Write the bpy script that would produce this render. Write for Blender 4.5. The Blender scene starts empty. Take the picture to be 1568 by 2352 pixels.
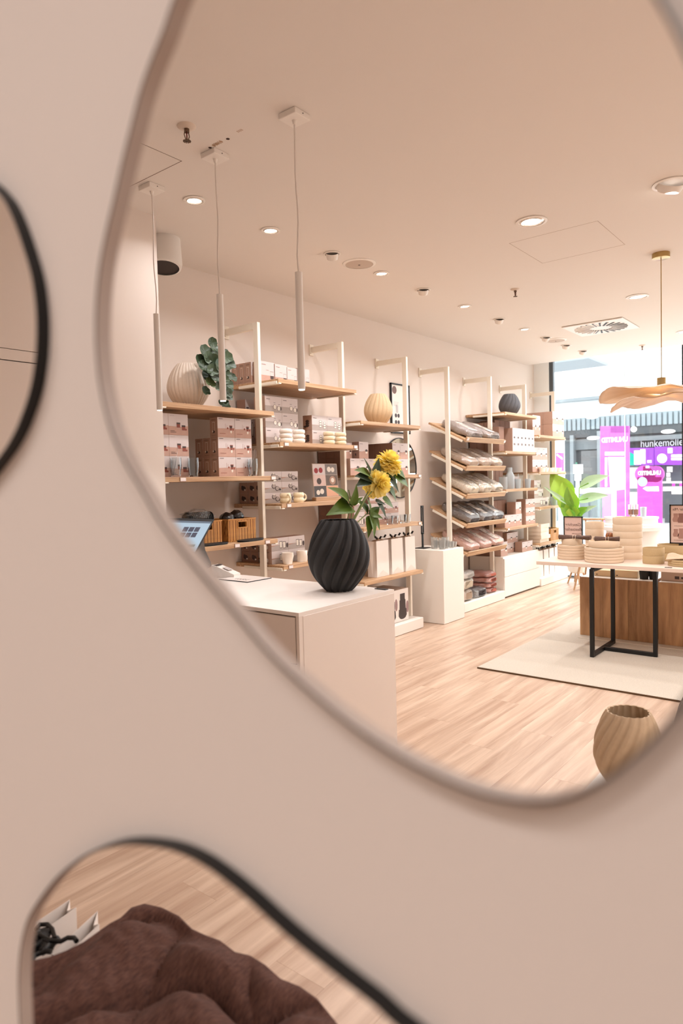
import bpy, math, random
from mathutils import Vector, Matrix, noise
random.seed(7)
PI = math.pi
C = bpy.context.scene.collection

# ------------------------------------------------------------------ camera
F, CX, CY = 1562.0, 784.0, 1176.0
XA = Vector((2028-CX, 1075-CY, F)).normalized()
YA = Vector((-1180-CX, 1155-CY, F)); YA = (YA - XA*YA.dot(XA)).normalized()
ZA = XA.cross(YA)
EYE = Vector((0, 0, 1.48))
def w_of(c): return Vector((XA.dot(c), YA.dot(c), ZA.dot(c)))
def at(px, py, ax, val):
    """world point seen at (px, py) on the plane axis=val"""
    r = w_of(Vector(((px-CX)/F, (py-CY)/F, 1.0)))
    return EYE + r*((val-EYE[ax])/r[ax])
cam = bpy.data.cameras.new('camera'); co = bpy.data.objects.new('camera', cam); C.objects.link(co)
R_, D_, Fw = w_of(Vector((1, 0, 0))), w_of(Vector((0, 1, 0))), w_of(Vector((0, 0, 1)))
m = Matrix((R_, -D_, -Fw)).transposed().to_4x4(); m.translation = EYE
co.matrix_world = m
cam.sensor_fit = 'HORIZONTAL'; cam.sensor_width = 24.0; cam.lens = F/1568*24
cam.clip_start = 0.02; cam.clip_end = 200
cam.dof.use_dof = True; cam.dof.focus_distance = 4.3; cam.dof.aperture_fstop = 3.0
bpy.context.scene.camera = co

# ------------------------------------------------------------------ world, exposure
sc = bpy.context.scene
wd = bpy.data.worlds.new('daylight'); sc.world = wd; wd.use_nodes = True
wd.node_tree.nodes['Background'].inputs[0].default_value = (0.93, 0.97, 1.0, 1)
wd.node_tree.nodes['Background'].inputs[1].default_value = 3.2
sc.view_settings.view_transform = 'Standard'; sc.view_settings.look = 'None'
sc.view_settings.gamma = 1.0; sc.view_settings.use_curve_mapping = False
sc.view_settings.exposure = 0.12
sc.cycles.max_bounces = 7; sc.cycles.transparent_max_bounces = 16; sc.cycles.use_adaptive_sampling = True; sc.cycles.adaptive_threshold = 0.02
sc.cycles.sample_clamp_indirect = 4.0
LAMP = (1.0, 0.985, 0.995)
def lamp(loc, power, size, spread=150, color=LAMP, rot=(0, 0, 0), name='lamp_light', shape='DISK'):
    l = bpy.data.lights.new(name, 'AREA'); l.energy = power; l.color = color; l.shape = shape; l.size = size
    l.spread = math.radians(spread)
    o = bpy.data.objects.new(name, l); o.location = loc; o.rotation_euler = rot; C.objects.link(o); return o

lamp((13.2, 1.5, 6.5), 1150, 5, 170, (.93, .97, 1), name='mall_fill_light')  # unseen fill lamp, added to brighten the shop ceiling near the glass

# ------------------------------------------------------------------ materials
def lin(c):
    return tuple(((v/255)/12.92 if v/255 <= .04045 else ((v/255+.055)/1.055)**2.4) for v in c)
MATS = {}
def mat(name, rgb, rough=.6, metal=0, noise_amt=0, nscale=20, bump=0, bscale=60, coat=0, trans=0, ior=1.45, emit=None, estr=1, alpha=None):
    if name in MATS: return MATS[name]
    m = bpy.data.materials.new(name); m.use_nodes = True; nt = m.node_tree; b = nt.nodes['Principled BSDF']
    c = lin(rgb)+(1,)
    b.inputs['Base Color'].default_value = c
    b.inputs['Roughness'].default_value = rough; b.inputs['Metallic'].default_value = metal
    b.inputs['Coat Weight'].default_value = coat; b.inputs['Transmission Weight'].default_value = trans
    b.inputs['IOR'].default_value = ior
    if emit: b.inputs['Emission Color'].default_value = lin(emit)+(1,); b.inputs['Emission Strength'].default_value = estr
    tc = nt.nodes.new('ShaderNodeTexCoord')
    if noise_amt:
        n = nt.nodes.new('ShaderNodeTexNoise'); n.inputs['Scale'].default_value = nscale; n.inputs['Detail'].default_value = 4
        mx = nt.nodes.new('ShaderNodeMix'); mx.data_type = 'RGBA'
        mx.inputs['A'].default_value = tuple(v*(1-noise_amt) for v in c[:3])+(1,); mx.inputs['B'].default_value = tuple(min(1, v*(1+noise_amt)) for v in c[:3])+(1,)
        nt.links.new(tc.outputs['Object'], n.inputs['Vector']); nt.links.new(n.outputs['Fac'], mx.inputs['Factor']); nt.links.new(mx.outputs['Result'], b.inputs['Base Color'])
    if bump:
        n = nt.nodes.new('ShaderNodeTexNoise'); n.inputs['Scale'].default_value = bscale; n.inputs['Detail'].default_value = 3
        bp = nt.nodes.new('ShaderNodeBump'); bp.inputs['Strength'].default_value = bump; bp.inputs['Distance'].default_value = .01
        nt.links.new(tc.outputs['Object'], n.inputs['Vector']); nt.links.new(n.outputs['Fac'], bp.inputs['Height']); nt.links.new(bp.outputs['Normal'], b.inputs['Normal'])
    MATS[name] = m; return m
def wood(name, c1, c2, stretch=(1, 14, 14), scale=3, rough=.5, rnd=0.0, ring=.5, world=False, bump=.05):
    if name in MATS: return MATS[name]
    m = bpy.data.materials.new(name); m.use_nodes = True; nt = m.node_tree; N = nt.nodes.new; L = nt.links.new; b = nt.nodes['Principled BSDF']
    b.inputs['Roughness'].default_value = rough
    if world:
        g = N('ShaderNodeNewGeometry'); src = g.outputs['Position']
    else:
        g = N('ShaderNodeTexCoord'); src = g.outputs['Object']
    oi = N('ShaderNodeObjectInfo')
    mul = N('ShaderNodeMath'); mul.operation = 'MULTIPLY'; mul.inputs[1].default_value = 37.0; L(oi.outputs['Random'], mul.inputs[0])
    cb = N('ShaderNodeCombineXYZ'); L(mul.outputs[0], cb.inputs[0]); L(mul.outputs[0], cb.inputs[1]); L(mul.outputs[0], cb.inputs[2])
    add = N('ShaderNodeVectorMath'); add.operation = 'ADD'; L(src, add.inputs[0]); L(cb.outputs[0], add.inputs[1])
    mp = N('ShaderNodeMapping'); mp.inputs['Scale'].default_value = stretch; L(add.outputs[0], mp.inputs['Vector'])
    n1 = N('ShaderNodeTexNoise'); n1.inputs['Scale'].default_value = scale; n1.inputs['Detail'].default_value = 8; n1.inputs['Roughness'].default_value = .6; n1.inputs['Distortion'].default_value = .6; L(mp.outputs[0], n1.inputs['Vector'])
    n2 = N('ShaderNodeTexWave'); n2.wave_type = 'RINGS'; n2.inputs['Scale'].default_value = scale*.35; n2.inputs['Distortion'].default_value = 5; n2.inputs['Detail'].default_value = 3; n2.inputs['Detail Scale'].default_value = .8; L(mp.outputs[0], n2.inputs['Vector'])
    mf = N('ShaderNodeMix'); mf.inputs['Factor'].default_value = ring*.5; L(n1.outputs['Fac'], mf.inputs['A']); L(n2.outputs['Fac'], mf.inputs['B'])
    cr = N('ShaderNodeValToRGB'); cr.color_ramp.elements[0].position = .3; cr.color_ramp.elements[1].position = .72
    cr.color_ramp.elements[0].color = lin(c1)+(1,); cr.color_ramp.elements[1].color = lin(c2)+(1,); L(mf.outputs['Result'], cr.inputs[0])
    hs = N('ShaderNodeHueSaturation'); L(cr.outputs[0], hs.inputs['Color'])
    mr = N('ShaderNodeMapRange'); mr.inputs['To Min'].default_value = 1-rnd; mr.inputs['To Max'].default_value = 1+rnd*.6; L(oi.outputs['Random'], mr.inputs[0]); L(mr.outputs[0], hs.inputs['Value'])
    L(hs.outputs[0], b.inputs['Base Color'])
    bp = N('ShaderNodeBump'); bp.inputs['Strength'].default_value = bump; bp.inputs['Distance'].default_value = .003; L(n1.outputs['Fac'], bp.inputs['Height']); L(bp.outputs[0], b.inputs['Normal'])
    MATS[name] = m; return m
def film(name, tint=(1, 1, 1), fac=.25, rough=.12, bump=.6, bscale=35):
    if name in MATS: return MATS[name]
    m = bpy.data.materials.new(name); m.use_nodes = True; nt = m.node_tree; N = nt.nodes.new; L = nt.links.new
    nt.nodes.remove(nt.nodes['Principled BSDF']); out = nt.nodes['Material Output']
    t = N('ShaderNodeBsdfTransparent'); t.inputs[0].default_value = tint+(1,); g = N('ShaderNodeBsdfGlossy'); g.inputs['Roughness'].default_value = rough
    fr = N('ShaderNodeLayerWeight'); fr.inputs['Blend'].default_value = .35
    mr = N('ShaderNodeMapRange'); mr.inputs['To Min'].default_value = fac; mr.inputs['To Max'].default_value = min(1, fac*2.5); L(fr.outputs['Facing'], mr.inputs[0])
    mx = N('ShaderNodeMixShader'); L(mr.outputs[0], mx.inputs[0]); L(t.outputs[0], mx.inputs[1]); L(g.outputs[0], mx.inputs[2]); L(mx.outputs[0], out.inputs[0])
    if bump:
        tc = N('ShaderNodeTexCoord'); n = N('ShaderNodeTexNoise'); n.inputs['Scale'].default_value = bscale; n.inputs['Distortion'].default_value = 1.5; bp = N('ShaderNodeBump'); bp.inputs['Strength'].default_value = bump; bp.inputs['Distance'].default_value = .02
        L(tc.outputs['Object'], n.inputs['Vector']); L(n.outputs[0], bp.inputs['Height']); L(bp.outputs[0], g.inputs['Normal']); L(bp.outputs[0], fr.inputs['Normal'])
    MATS[name] = m; return m
WALL = mat('wall_paint', (224, 211, 201), .85, noise_amt=.012, nscale=2, bump=.05, bscale=300)
CEIL = mat('ceiling_paint', (228, 219, 211), .9)
WHITE = mat('white_lacquer', (238, 230, 220), .45)
SHELFW = mat('white_steel', (240, 230, 214), .4)
COUNTER = mat('counter_laminate', (222, 208, 197), .5, noise_amt=.01)
BLACK = mat('black_metal', (16, 15, 15), .45)
OAK = wood('oak_shelf', (164, 122, 86), (210, 173, 134), (1.2, 22, 22), 2.2, .5, .05, .15)
FLOOR = wood('oak_floor', (168, 134, 110), (222, 195, 171), (.55, 7.5, 7.5), 1.8, .36, .035, .10)
GLASS = mat('clear_glass', (248, 250, 250), .03, trans=1, ior=1.4)
LIT = mat('lamp_lens', (255, 255, 255), .3, emit=(255, 244, 230), estr=9)
CARD = mat('cardboard_shaded', (176, 142, 124), .75, noise_amt=.06, nscale=40)  # brown-pink of the box sides has their shade put into the colour
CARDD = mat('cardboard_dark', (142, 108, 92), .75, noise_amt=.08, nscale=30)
PALE = mat('print_sky', (210, 197, 194), .55, noise_amt=.04, nscale=14)
SAND = mat('print_sand', (190, 152, 136), .6, noise_amt=.10, nscale=26)
GREYS = mat('print_grey', (176, 162, 155), .6, noise_amt=.07, nscale=26)
INK = mat('print_ink', (72, 56, 52), .6)
TEA = mat('print_tea', (140, 72, 56), .6)
REDINK = mat('print_red', (150, 40, 40), .6)
CREAMP = mat('print_cream', (232, 222, 210), .6)
TAGM = mat('price_tag', (236, 222, 218), .4)
PAPER = mat('paper_white', (240, 230, 222), .7)
PAPERS = mat('paper_shade', (206, 188, 174), .75)
STONE = mat('stoneware_cream', (226, 204, 178), .55, noise_amt=.05, nscale=160)
STONET = mat('stoneware_tan', (192, 166, 124), .55, noise_amt=.10, nscale=160)
LEAFD = mat('leaf_dark', (50, 66, 42), .45, noise_amt=.25, nscale=25)
LEAFM = mat('leaf_mid', (82, 108, 30), .45, noise_amt=.2, nscale=20)
LEAFL = mat('leaf_light', (134, 186, 74), .4, noise_amt=.25, nscale=6)
STEM = mat('stem_green', (120, 130, 70), .5)

# ------------------------------------------------------------------ mesh building
class MB:
    def __init__(s): s.v = []; s.f = []; s.mi = []; s.sm = []
    def add(s, vs, fs, mi=0, sm=False, M=None):
        b = len(s.v); s.v += [tuple(M @ Vector(v)) if M else tuple(v) for v in vs]
        for f in fs: s.f.append([b+i for i in f]); s.mi.append(mi); s.sm.append(sm)
        return s
    def box(s, x0, x1, y0, y1, z0, z1, mi=0, M=None, bev=0):
        if bev:
            b = bev; n = len(s.v)
            vs = []; 
            for sx, X in ((1, x0), (-1, x1)):
                for sy, Y in ((1, y0), (-1, y1)):
                    for sz, Z in ((1, z0), (-1, z1)):
                        vs += [(X, Y+sy*b, Z+sz*b), (X+sx*b, Y, Z+sz*b), (X+sx*b, Y+sy*b, Z)]
            def i(a, c, d, k): return (a*4+c*2+d)*3+k
            fs = [[i(a, 0, 0, 0), i(a, 1, 0, 0), i(a, 1, 1, 0), i(a, 0, 1, 0)] for a in (0, 1)]
            fs += [[i(0, a, 0, 1), i(1, a, 0, 1), i(1, a, 1, 1), i(0, a, 1, 1)] for a in (0, 1)]
            fs += [[i(0, 0, a, 2), i(1, 0, a, 2), i(1, 1, a, 2), i(0, 1, a, 2)] for a in (0, 1)]
            for a in (0, 1):
                for c in (0, 1):
                    fs.append([i(a, c, 0, 0), i(a, c, 1, 0), i(a, c, 1, 1), i(a, c, 0, 1)])
                    fs.append([i(a, 0, c, 0), i(a, 1, c, 0), i(a, 1, c, 2), i(a, 0, c, 2)])
                    fs.append([i(0, a, c, 1), i(1, a, c, 1), i(1, a, c, 2), i(0, a, c, 2)])
                    for d in (0, 1): fs.append([i(a, c, d, 0), i(a, c, d, 1), i(a, c, d, 2)])
            return s.add(vs, fs, mi, False, M)
        vs = [(x, y, z) for x in (x0, x1) for y in (y0, y1) for z in (z0, z1)]
        return s.add(vs, [[0, 1, 3, 2], [4, 6, 7, 5], [0, 4, 5, 1], [2, 3, 7, 6], [0, 2, 6, 4], [1, 5, 7, 3]], mi, False, M)
    def quad(s, a, b, c, d, mi=0): return s.add([a, b, c, d], [[0, 1, 2, 3]], mi)
    def lathe(s, prof, n=24, mi=0, M=None, cx=0, cy=0, z=0, sm=True, rf=None, cap0=True, cap1=True):
        vs = []
        for j, (r, zz) in enumerate(prof):
            for i in range(n):
                a = 2*PI*i/n; q = rf(a, zz, r) if rf else r
                vs.append((cx+q*math.cos(a), cy+q*math.sin(a), z+zz))
        fs = [[j*n+i, j*n+(i+1) % n, (j+1)*n+(i+1) % n, (j+1)*n+i] for j in range(len(prof)-1) for i in range(n)]
        if cap0: pass
        s.add(vs, fs, mi, sm, M); b = len(s.v)-len(vs)
        if cap0: s.f.append([b+i for i in range(n)][::-1]); s.mi.append(mi); s.sm.append(False)
        if cap1: s.f.append([b+(len(prof)-1)*n+i for i in range(n)]); s.mi.append(mi); s.sm.append(False)
        return s
    def cyl(s, cx, cy, z0, z1, r, n=20, mi=0, M=None, r1=None):
        return s.lathe([(r, z0), (r if r1 is None else r1, z1)], n, mi, M, cx, cy, 0, True)
    def tube(s, pts, r, n=8, mi=0, r1=None, closed=False):
        pts = [Vector(p) for p in pts]; k = len(pts); vs = []
        for j, p in enumerate(pts):
            if closed: d = pts[(j+1) % k]-pts[j-1]
            else: d = (pts[min(j+1, k-1)]-pts[max(j-1, 0)])
            d.normalize(); u = d.orthogonal() if j == 0 else (u - d*u.dot(d)); u.normalize(); w = d.cross(u)
            rr = r if r1 is None else r+(r1-r)*j/(k-1)
            for i in range(n): a = 2*PI*i/n; vs.append(p+u*rr*math.cos(a)+w*rr*math.sin(a))
        q = k if closed else k-1
        fs = [[j*n+i, j*n+(i+1) % n, ((j+1) % k)*n+(i+1) % n, ((j+1) % k)*n+i] for j in range(q) for i in range(n)]
        if not closed: fs += [list(range(n))[::-1], [(k-1)*n+i for i in range(n)]]
        return s.add(vs, fs, mi, True)
    def prism(s, poly, z0, z1, mi=0, M=None, sm=False):
        n = len(poly); vs = [(x, y, z0) for x, y in poly]+[(x, y, z1) for x, y in poly]
        fs = [list(range(n))[::-1], [n+i for i in range(n)]]+[[i, (i+1) % n, n+(i+1) % n, n+i] for i in range(n)]
        return s.add(vs, fs, mi, sm, M)
    def grid(s, fn, nu, nv, mi=0, closed_u=False):
        vs = [fn(i/(nu-(0 if closed_u else 1)), j/(nv-1)) for j in range(nv) for i in range(nu)]
        fs = []
        for j in range(nv-1):
            for i in range(nu if closed_u else nu-1):
                a = j*nu+i; b = j*nu+(i+1) % nu; fs.append([a, b, b+nu, a+nu])
        return s.add(vs, fs, mi, True)
    def mesh(s, name, mats):
        me = bpy.data.meshes.new(name); me.from_pydata(s.v, [], s.f)
        for m in (mats if isinstance(mats, (list, tuple)) else [mats]): me.materials.append(m)
        me.polygons.foreach_set('material_index', s.mi); me.polygons.foreach_set('use_smooth', s.sm); me.update()
        if any(s.sm): me.set_sharp_from_angle(angle=math.radians(42))
        return me
    def build(s, name, mats, parent=None, loc=None, rot=None, recalc=True):
        me = s.mesh(name, mats)
        if recalc:
            import bmesh
            bm = bmesh.new(); bm.from_mesh(me); bmesh.ops.recalc_face_normals(bm, faces=bm.faces); bm.to_mesh(me); bm.free()
        return put(name, me, parent, loc, rot)
def put(name, me, parent=None, loc=None, rot=None):
    o = bpy.data.objects.new(name, me); C.objects.link(o)
    if parent: o.parent = parent
    if loc is not None: o.location = loc
    if rot is not None: o.rotation_euler = rot
    return o
def tag(o, label, cat, group=None):
    o['label'] = label; o['category'] = cat
    if group: o['group'] = group
    return o
def empty(name, loc, label, cat, group=None, rot=None):
    o = put(name, None, None, loc, rot); o.empty_display_size = .05; return tag(o, label, cat, group)
def struct(o): o['kind'] = 'structure'; return o
def flatten(o, matrix=None):
    """text curve -> mesh object"""
    dg = bpy.context.evaluated_depsgraph_get(); dg.update()
    me = bpy.data.meshes.new_from_object(o.evaluated_get(dg))
    mats = list(o.data.materials); bpy.data.objects.remove(o)
    if matrix: me.transform(matrix)
    return me
def text_mesh(s, size, mt, depth=.001, mirror=False, shear=0, align='CENTER', bold=0):
    cu = bpy.data.curves.new('text', 'FONT'); cu.body = s; cu.size = size; cu.extrude = depth; cu.align_x = align; cu.align_y = 'CENTER'; cu.shear = shear; cu.offset = bold; cu.resolution_u = 3
    cu.materials.append(mt); o = bpy.data.objects.new('text', cu); C.objects.link(o)
    me = flatten(o, Matrix.Diagonal((-1, 1, 1, 1)) if mirror else None)
    if not me.materials: me.materials.append(mt)
    return me
# text stood on a plane facing -X : local x -> -Y, local y -> +Z
ROTX = Matrix(((0, 0, -1), (-1, 0, 0), (0, 1, 0))).to_4x4()
def text_x(name, s, size, mt, x, y, z, parent=None, **k):
    me = text_mesh(s, size, mt, **k); me.transform(Matrix.Translation((x, y, z)) @ ROTX); return put(name, me, parent)

# ------------------------------------------------------------------ setting: room shell
CZ, YW, XW, XM = 3.11, 4.09, 0.30, 0.2888      # ceiling, shelf wall, mirror wall, mirror face
XF = 9.85                                       # shop front
PILX, PILY = 2.60, 3.45

# floor: sub-floor with individual planks
fl = MB().box(-3.2, XF, -2.6, YW+.1, -.08, -.012).build('floor', mat('subfloor', (110, 84, 62), .8)); struct(fl)
PW, PL = .193, 1.29
pm = MB().box(0, PL-.0004, 0, PW-.0004, -.012, 0, bev=.0005).mesh('plank', FLOOR)
row = 0; y = -.47
while y < 4.05:
    off = (row*0.437+.1*math.sin(row*5)) % PL; x = .31-off
    while x < XF-.2:
        p = put('plank', pm, fl, (x, y, 0)) if x > .31 and x+PL < XF else None
        if p is None:
            a, b = max(x, .31), min(x+PL, XF)
            if b-a > .05: MB().box(0, b-a-.0004, 0, PW-.0004, -.012, 0).build('plank', FLOOR, fl, (a, y, 0))
        x += PL
    y += PW; row += 1
MB().box(-3.2, .305, -2.6, 4.1, -.012, 0).build('floor_covering', FLOOR, fl)
MB().box(.31, XF, -2.6, -.472, -.012, 0).build('floor_covering', FLOOR, fl)

ce = MB().box(-3.2, 9.55, -2.6, YW+.1, CZ, CZ+.12).build('ceiling', CEIL); struct(ce)
MB().box(9.55, XF+.1, -2.6, YW+.1, CZ+.16, CZ+.2).build('ceiling_recess', CEIL, ce)
MB().box(9.55, 9.56, -2.6, YW+.1, CZ+.0, CZ+.17).build('recess_edge', CEIL, ce)
def hatch(x0, x1, y0, y1, mt=None):
    b = MB(); g = .0035
    b.box(x0, x1, y0, y0+g, CZ-.0006, CZ+.004); b.box(x0, x1, y1-g, y1, CZ-.0006, CZ+.004)
    b.box(x0, x0+g, y0, y1, CZ-.0006, CZ+.004); b.box(x1-g, x1, y0, y1, CZ-.0006, CZ+.004)
    return b.build('access_panel_joint', mt or mat('joint_dark', (120, 98, 84), .9), ce)  # dark joint lines around the hatch
hatch(4.525, 5.12, 1.446, 2.055, mat('joint_faint', (186, 168, 154), .9)); hatch(1.66, 2.263, 2.772, 3.372)
hb = MB()
for x, y_, r in ((2.265, 2.562, .008), (2.265, 2.435, .009)): hb.cyl(x, y_, CZ-.0007, CZ+.002, r, 12)
hb.build('screw_hole', mat('hole_dark', (60, 40, 32), .9), ce)
pb = MB()
for k in range(7):
    pb.prism([(2.262+.012*math.cos(a+k)+random.uniform(-.004, .004), 2.505+(k-3)*.009+.007*math.sin(a)) for a in [i*PI/3 for i in range(6)]], CZ-.0008-.0001*k, CZ+.001)
pb.build('chipped_paint', mat('chip', (170, 140, 116), .9), ce)
pc = MB()
for k in range(4): pc.box(2.243, 2.258, 2.322+k*.009, 2.327+k*.009, CZ-.0006, CZ+.001)
pc.build('chipped_paint', mat('chip2', (190, 164, 146), .9), ce)

wl = MB().box(-3.2, XF+.1, YW, YW+.1, 0, CZ+.2).build('wall_left', WALL); struct(wl)
struct(MB().box(.31, PILX, PILY, YW, 0, CZ).build('wall_niche', WALL))
struct(MB().box(-3.2, XF+.1, -2.7, -2.6, 0, CZ+.2).build('wall_right', WALL))
wr = MB().box(XF-.04, XF+.06, 3.86, YW, 0, CZ+.2).build('wall_end', mat('end_glare_white', (246, 246, 244), .8)); struct(wr)  # near-white colour puts the window glare into this wall
struct(MB().box(-3.3, -3.2, -2.6, YW, 0, CZ+.2).build('wall_rear', WALL))
bb = MB(); bb.box(5.76, 6.62, YW-.012, YW, 0, .07); struct(bb.build('baseboard_left', SHELFW))
th = MB().box(XF-.052, XF-.04, 3.93, 3.99, 1.98, 2.12, bev=.003).build('thermostat', WHITE); tag(th, 'small white wall control on the bright end wall beside the glass front', 'thermostat')

# wall cabinet glimpsed in the far left mirror
za = at(0, 798, 1, 3.40)[2]; zb = at(0, 825, 1, 3.40)[2]
wc = empty('wall_cabinet', (1.15, 3.42, 0), 'cream wall cabinet front with two thin dark horizontal joints', 'cabinet')
def cabp(n, z0, z1): MB().box(-.62, .80, -.02, .03, z0, z1, bev=.001).build(n, WALL, wc)
cabp('door', .02, zb-.0025); cabp('panel', zb+.0025, za-.0015); cabp('door', za+.0015, CZ-.01)
MB().box(-.62, .80, .0, .028, .02, CZ-.01).build('carcass', mat('cab_gap', (52, 40, 34), .9), wc)

# shop window
w1 = put('window_1', None); struct(w1)
GL = film('shopfront_glass', (.97, .99, .99), .035, .02, 0)
DARKF = mat('window_frame_dark', (78, 82, 86), .5)
ys = [3.84, at(1434, 900, 0, XF)[1], at(1566.5, 900, 0, XF)[1], .2, -1.2, -2.6]
MB().box(XF-.03, XF+.03, 3.80, 3.86, 0, CZ+.18).build('mullion', DARKF, w1)
MB().box(XF-.03, XF+.03, ys[2]-.05, ys[2], 0, CZ+.18).build('mullion', BLACK, w1)
for a, b in zip(ys[:-1], ys[1:]):
    MB().box(XF-.006, XF+.006, b+.004, a-.004, .02, CZ+.15).build('pane', GL, w1)
    MB().box(XF-.009, XF+.009, b-.004, b+.004, .02, CZ+.15).build('glass_joint', mat('joint_white', (225, 235, 238), .3), w1)
MB().box(XF-.03, XF+.03, -2.6, 3.80, 0, .02).build('sill_rail', DARKF, w1)

# ------------------------------------------------------------------ mirror wall with three organic mirrors
def smooth(pts, n=4):
    out = []; k = len(pts)
    for i in range(k):
        p0, p1, p2, p3 = [Vector(pts[(i+d) % k]) for d in (-1, 0, 1, 2)]
        for j in range(n):
            t = j/n
            out.append(.5*((2*p1)+(p2-p0)*t+(2*p0-5*p1+4*p2-p3)*t*t+(3*p1-p0-3*p2+p3)*t**3))
    return out
def offset(pts, d):
    k = len(pts); A = sum(pts[i][0]*pts[(i+1) % k][1]-pts[(i+1) % k][0]*pts[i][1] for i in range(k)); s = 1 if A > 0 else -1
    out = []
    for i in range(k):
        t = (pts[(i+1) % k]-pts[i-1]).normalized(); out.append(pts[i]+Vector((t[1], -t[0]))*d*s)
    return out
BIG = [(400, 0), (374, 75), (346, 145), (322, 215), (304, 285), (281, 376), (264, 453), (246, 530), (231, 606), (223, 683), (221, 740), (222, 797), (229, 874), (245, 950), (264, 1008), (291, 1065), (325, 1122), (364, 1190), (400, 1240), (440, 1290), (480, 1337), (515, 1377), (549, 1416), (589, 1465), (634, 1514), (679, 1556), (723, 1595), (768, 1633), (812, 1667), (857, 1698), (902, 1727), (946, 1752), (991, 1774), (1036, 1795), (1080, 1812), (1125, 1825), (1170, 1834), (1219, 1838), (1270, 1834), (1321, 1819), (1372, 1793), (1423, 1757), (1474, 1713), (1525, 1657), (1568, 1603), (1620, 1525), (1680, 1400), (1720, 1250), (1740, 1050), (1730, 850), (1700, 600), (1650, 350), (1560, 100), (1420, -120), (1250, -280), (1050, -380), (850, -400), (650, -330), (520, -210), (440, -90)]
LEFT = [(0, 449), (23, 488), (46, 549), (69, 625), (79, 683), (83, 740), (82, 797), (78, 838), (69, 890), (53, 943), (31, 996), (0, 1046), (-60, 1115), (-150, 1150), (-250, 1090), (-300, 900), (-280, 600), (-200, 450), (-100, 395), (-40, 412)]
LOW = [(46, 2352), (43, 2263), (46, 2199), (54, 2151), (67, 2110), (92, 2069), (127, 2024), (166, 1989), (207, 1963), (255, 1946), (303, 1941), (351, 1945), (400, 1956), (457, 1982), (515, 2023), (572, 2071), (630, 2125), (687, 2175), (744, 2221), (802, 2267), (859, 2312), (901, 2352), (960, 2400), (1010, 2460), (1020, 2540), (960, 2620), (800, 2680), (600, 2700), (300, 2680), (120, 2600), (66, 2490), (50, 2410)]
MIRG = mat('mirror_inner_edge', (172, 156, 146), .5)
holes = []
for name, pix, lab in (('mirror', BIG, 'large curvy black-edged mirror on the pale wall reflecting the shop interior'), ('mirror', LEFT, 'curvy mirror at the far side of the wall showing only a cream cabinet'), ('mirror', LOW, 'low curvy mirror reflecting floorboards, paper bags and a brown quilt')):
    P = [Vector((at(x, y, 0, XM)[1], at(x, y, 0, XM)[2])) for x, y in pix]
    P = smooth(P); Q = offset(P, .0017); W = Q; holes.append(offset(P, .0013)); k = len(P)
    rt = empty(name, (XW, sum(p[0] for p in P)/k, min(p[1] for p in P)), lab, 'mirror', 'curvy mirrors on the wall')
    o = Vector(rt.location)
    def ring(A, xa, B, xb, n, mt):
        vs = [(xa-o.x, p[0]-o.y, p[1]-o.z) for p in A]+[(xb-o.x, p[0]-o.y, p[1]-o.z) for p in B]
        MB().add(vs, [[i, (i+1) % k, k+(i+1) % k, k+i] for i in range(k)], 0, True).build(n, mt, rt)
    ring(P, XM, Q, XM, 'front_lip', BLACK)
    ring(Q, XM, Q, XW+.001, 'rim', BLACK)
    ring(P, XM+.0002, offset(P, .0013), XW+.002, 'inner_edge', MIRG)
cu = bpy.data.curves.new('wall_front', 'CURVE'); cu.dimensions = '2D'; cu.fill_mode = 'BOTH'; cu.extrude = .001
def spl(pts):
    s = cu.splines.new('POLY'); s.points.add(len(pts)-1); s.use_cyclic_u = True
    for i, p in enumerate(pts): s.points[i].co = (p[0], p[1], 0, 1)
spl([(-2.6, 0), (YW, 0), (YW, CZ), (-2.6, CZ)])
for h in holes: spl(h)
co_ = bpy.data.objects.new('wall_front', cu); C.objects.link(co_)
me = flatten(co_); me.transform(Matrix.Translation((XW+.001, 0, 0)) @ Matrix(((0, 0, 1), (1, 0, 0), (0, 1, 0))).to_4x4())
me.materials.clear(); me.materials.append(WALL); struct(put('wall_front', me))

# ------------------------------------------------------------------ ceiling fittings
RIM = mat('fitting_white', (236, 228, 220), .4)
def downlight(x, y, r, kind, label, power, grp='recessed downlights'):
    t = empty('downlight', (x, y, CZ), label, 'downlight', grp)
    MB().lathe([(r, -.001), (r, -.006), (r*.84, -.008), (r*.80, .001)], 28, cap0=False, cap1=False).build('trim_ring', RIM, t)
    if kind == 'eye':       # tilted eyeball seen from the side
        rot = (math.radians(22), math.radians(-30), 0)
        MB().lathe([(r*.30, -.045), (r*.62, -.045), (r*.72, -.02), (r*.72, .0)], 24, cap1=False).build('lamp_head', RIM, t, (0, 0, .004), rot)
        MB().lathe([(r*.5, -.0465), (r*.5, -.0455)], 20).build('lens', LIT, t, (0, 0, .004), rot)
    else:
        MB().lathe([(r*.79, -.003), (r*.66, -.010), (r*.60, -.002)], 28, cap0=False, cap1=False).build('lamp_head', mat('reflector', (210, 200, 190), .25, .6), t)
        MB().lathe([(r*.6, -.004), (r*.6, -.001)], 24).build('lens', LIT, t)
    l = lamp((x, y, CZ-.06), power, .09, 150, name='downlight_beam'); l.parent = t; l.location = (0, 0, -.06)
    return t
row1 = [(2.605, 3.095, 'face'), (3.23, 3.10, 'face'), (3.85, 3.095, 'eye'), (4.47, 3.10, 'face'), (5.10, 3.105, 'eye'), (5.85, 3.11, 'face'), (6.58, 3.107, 'eye'), (7.22, 3.11, 'face'), (7.83, 3.11, 'eye'), (8.48, 3.11, 'eye'), (9.03, 3.09, 'eye')]
ordn = ['first', 'second', 'third', 'fourth', 'fifth', 'sixth', 'seventh', 'eighth', 'ninth', 'tenth', 'last']
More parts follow.
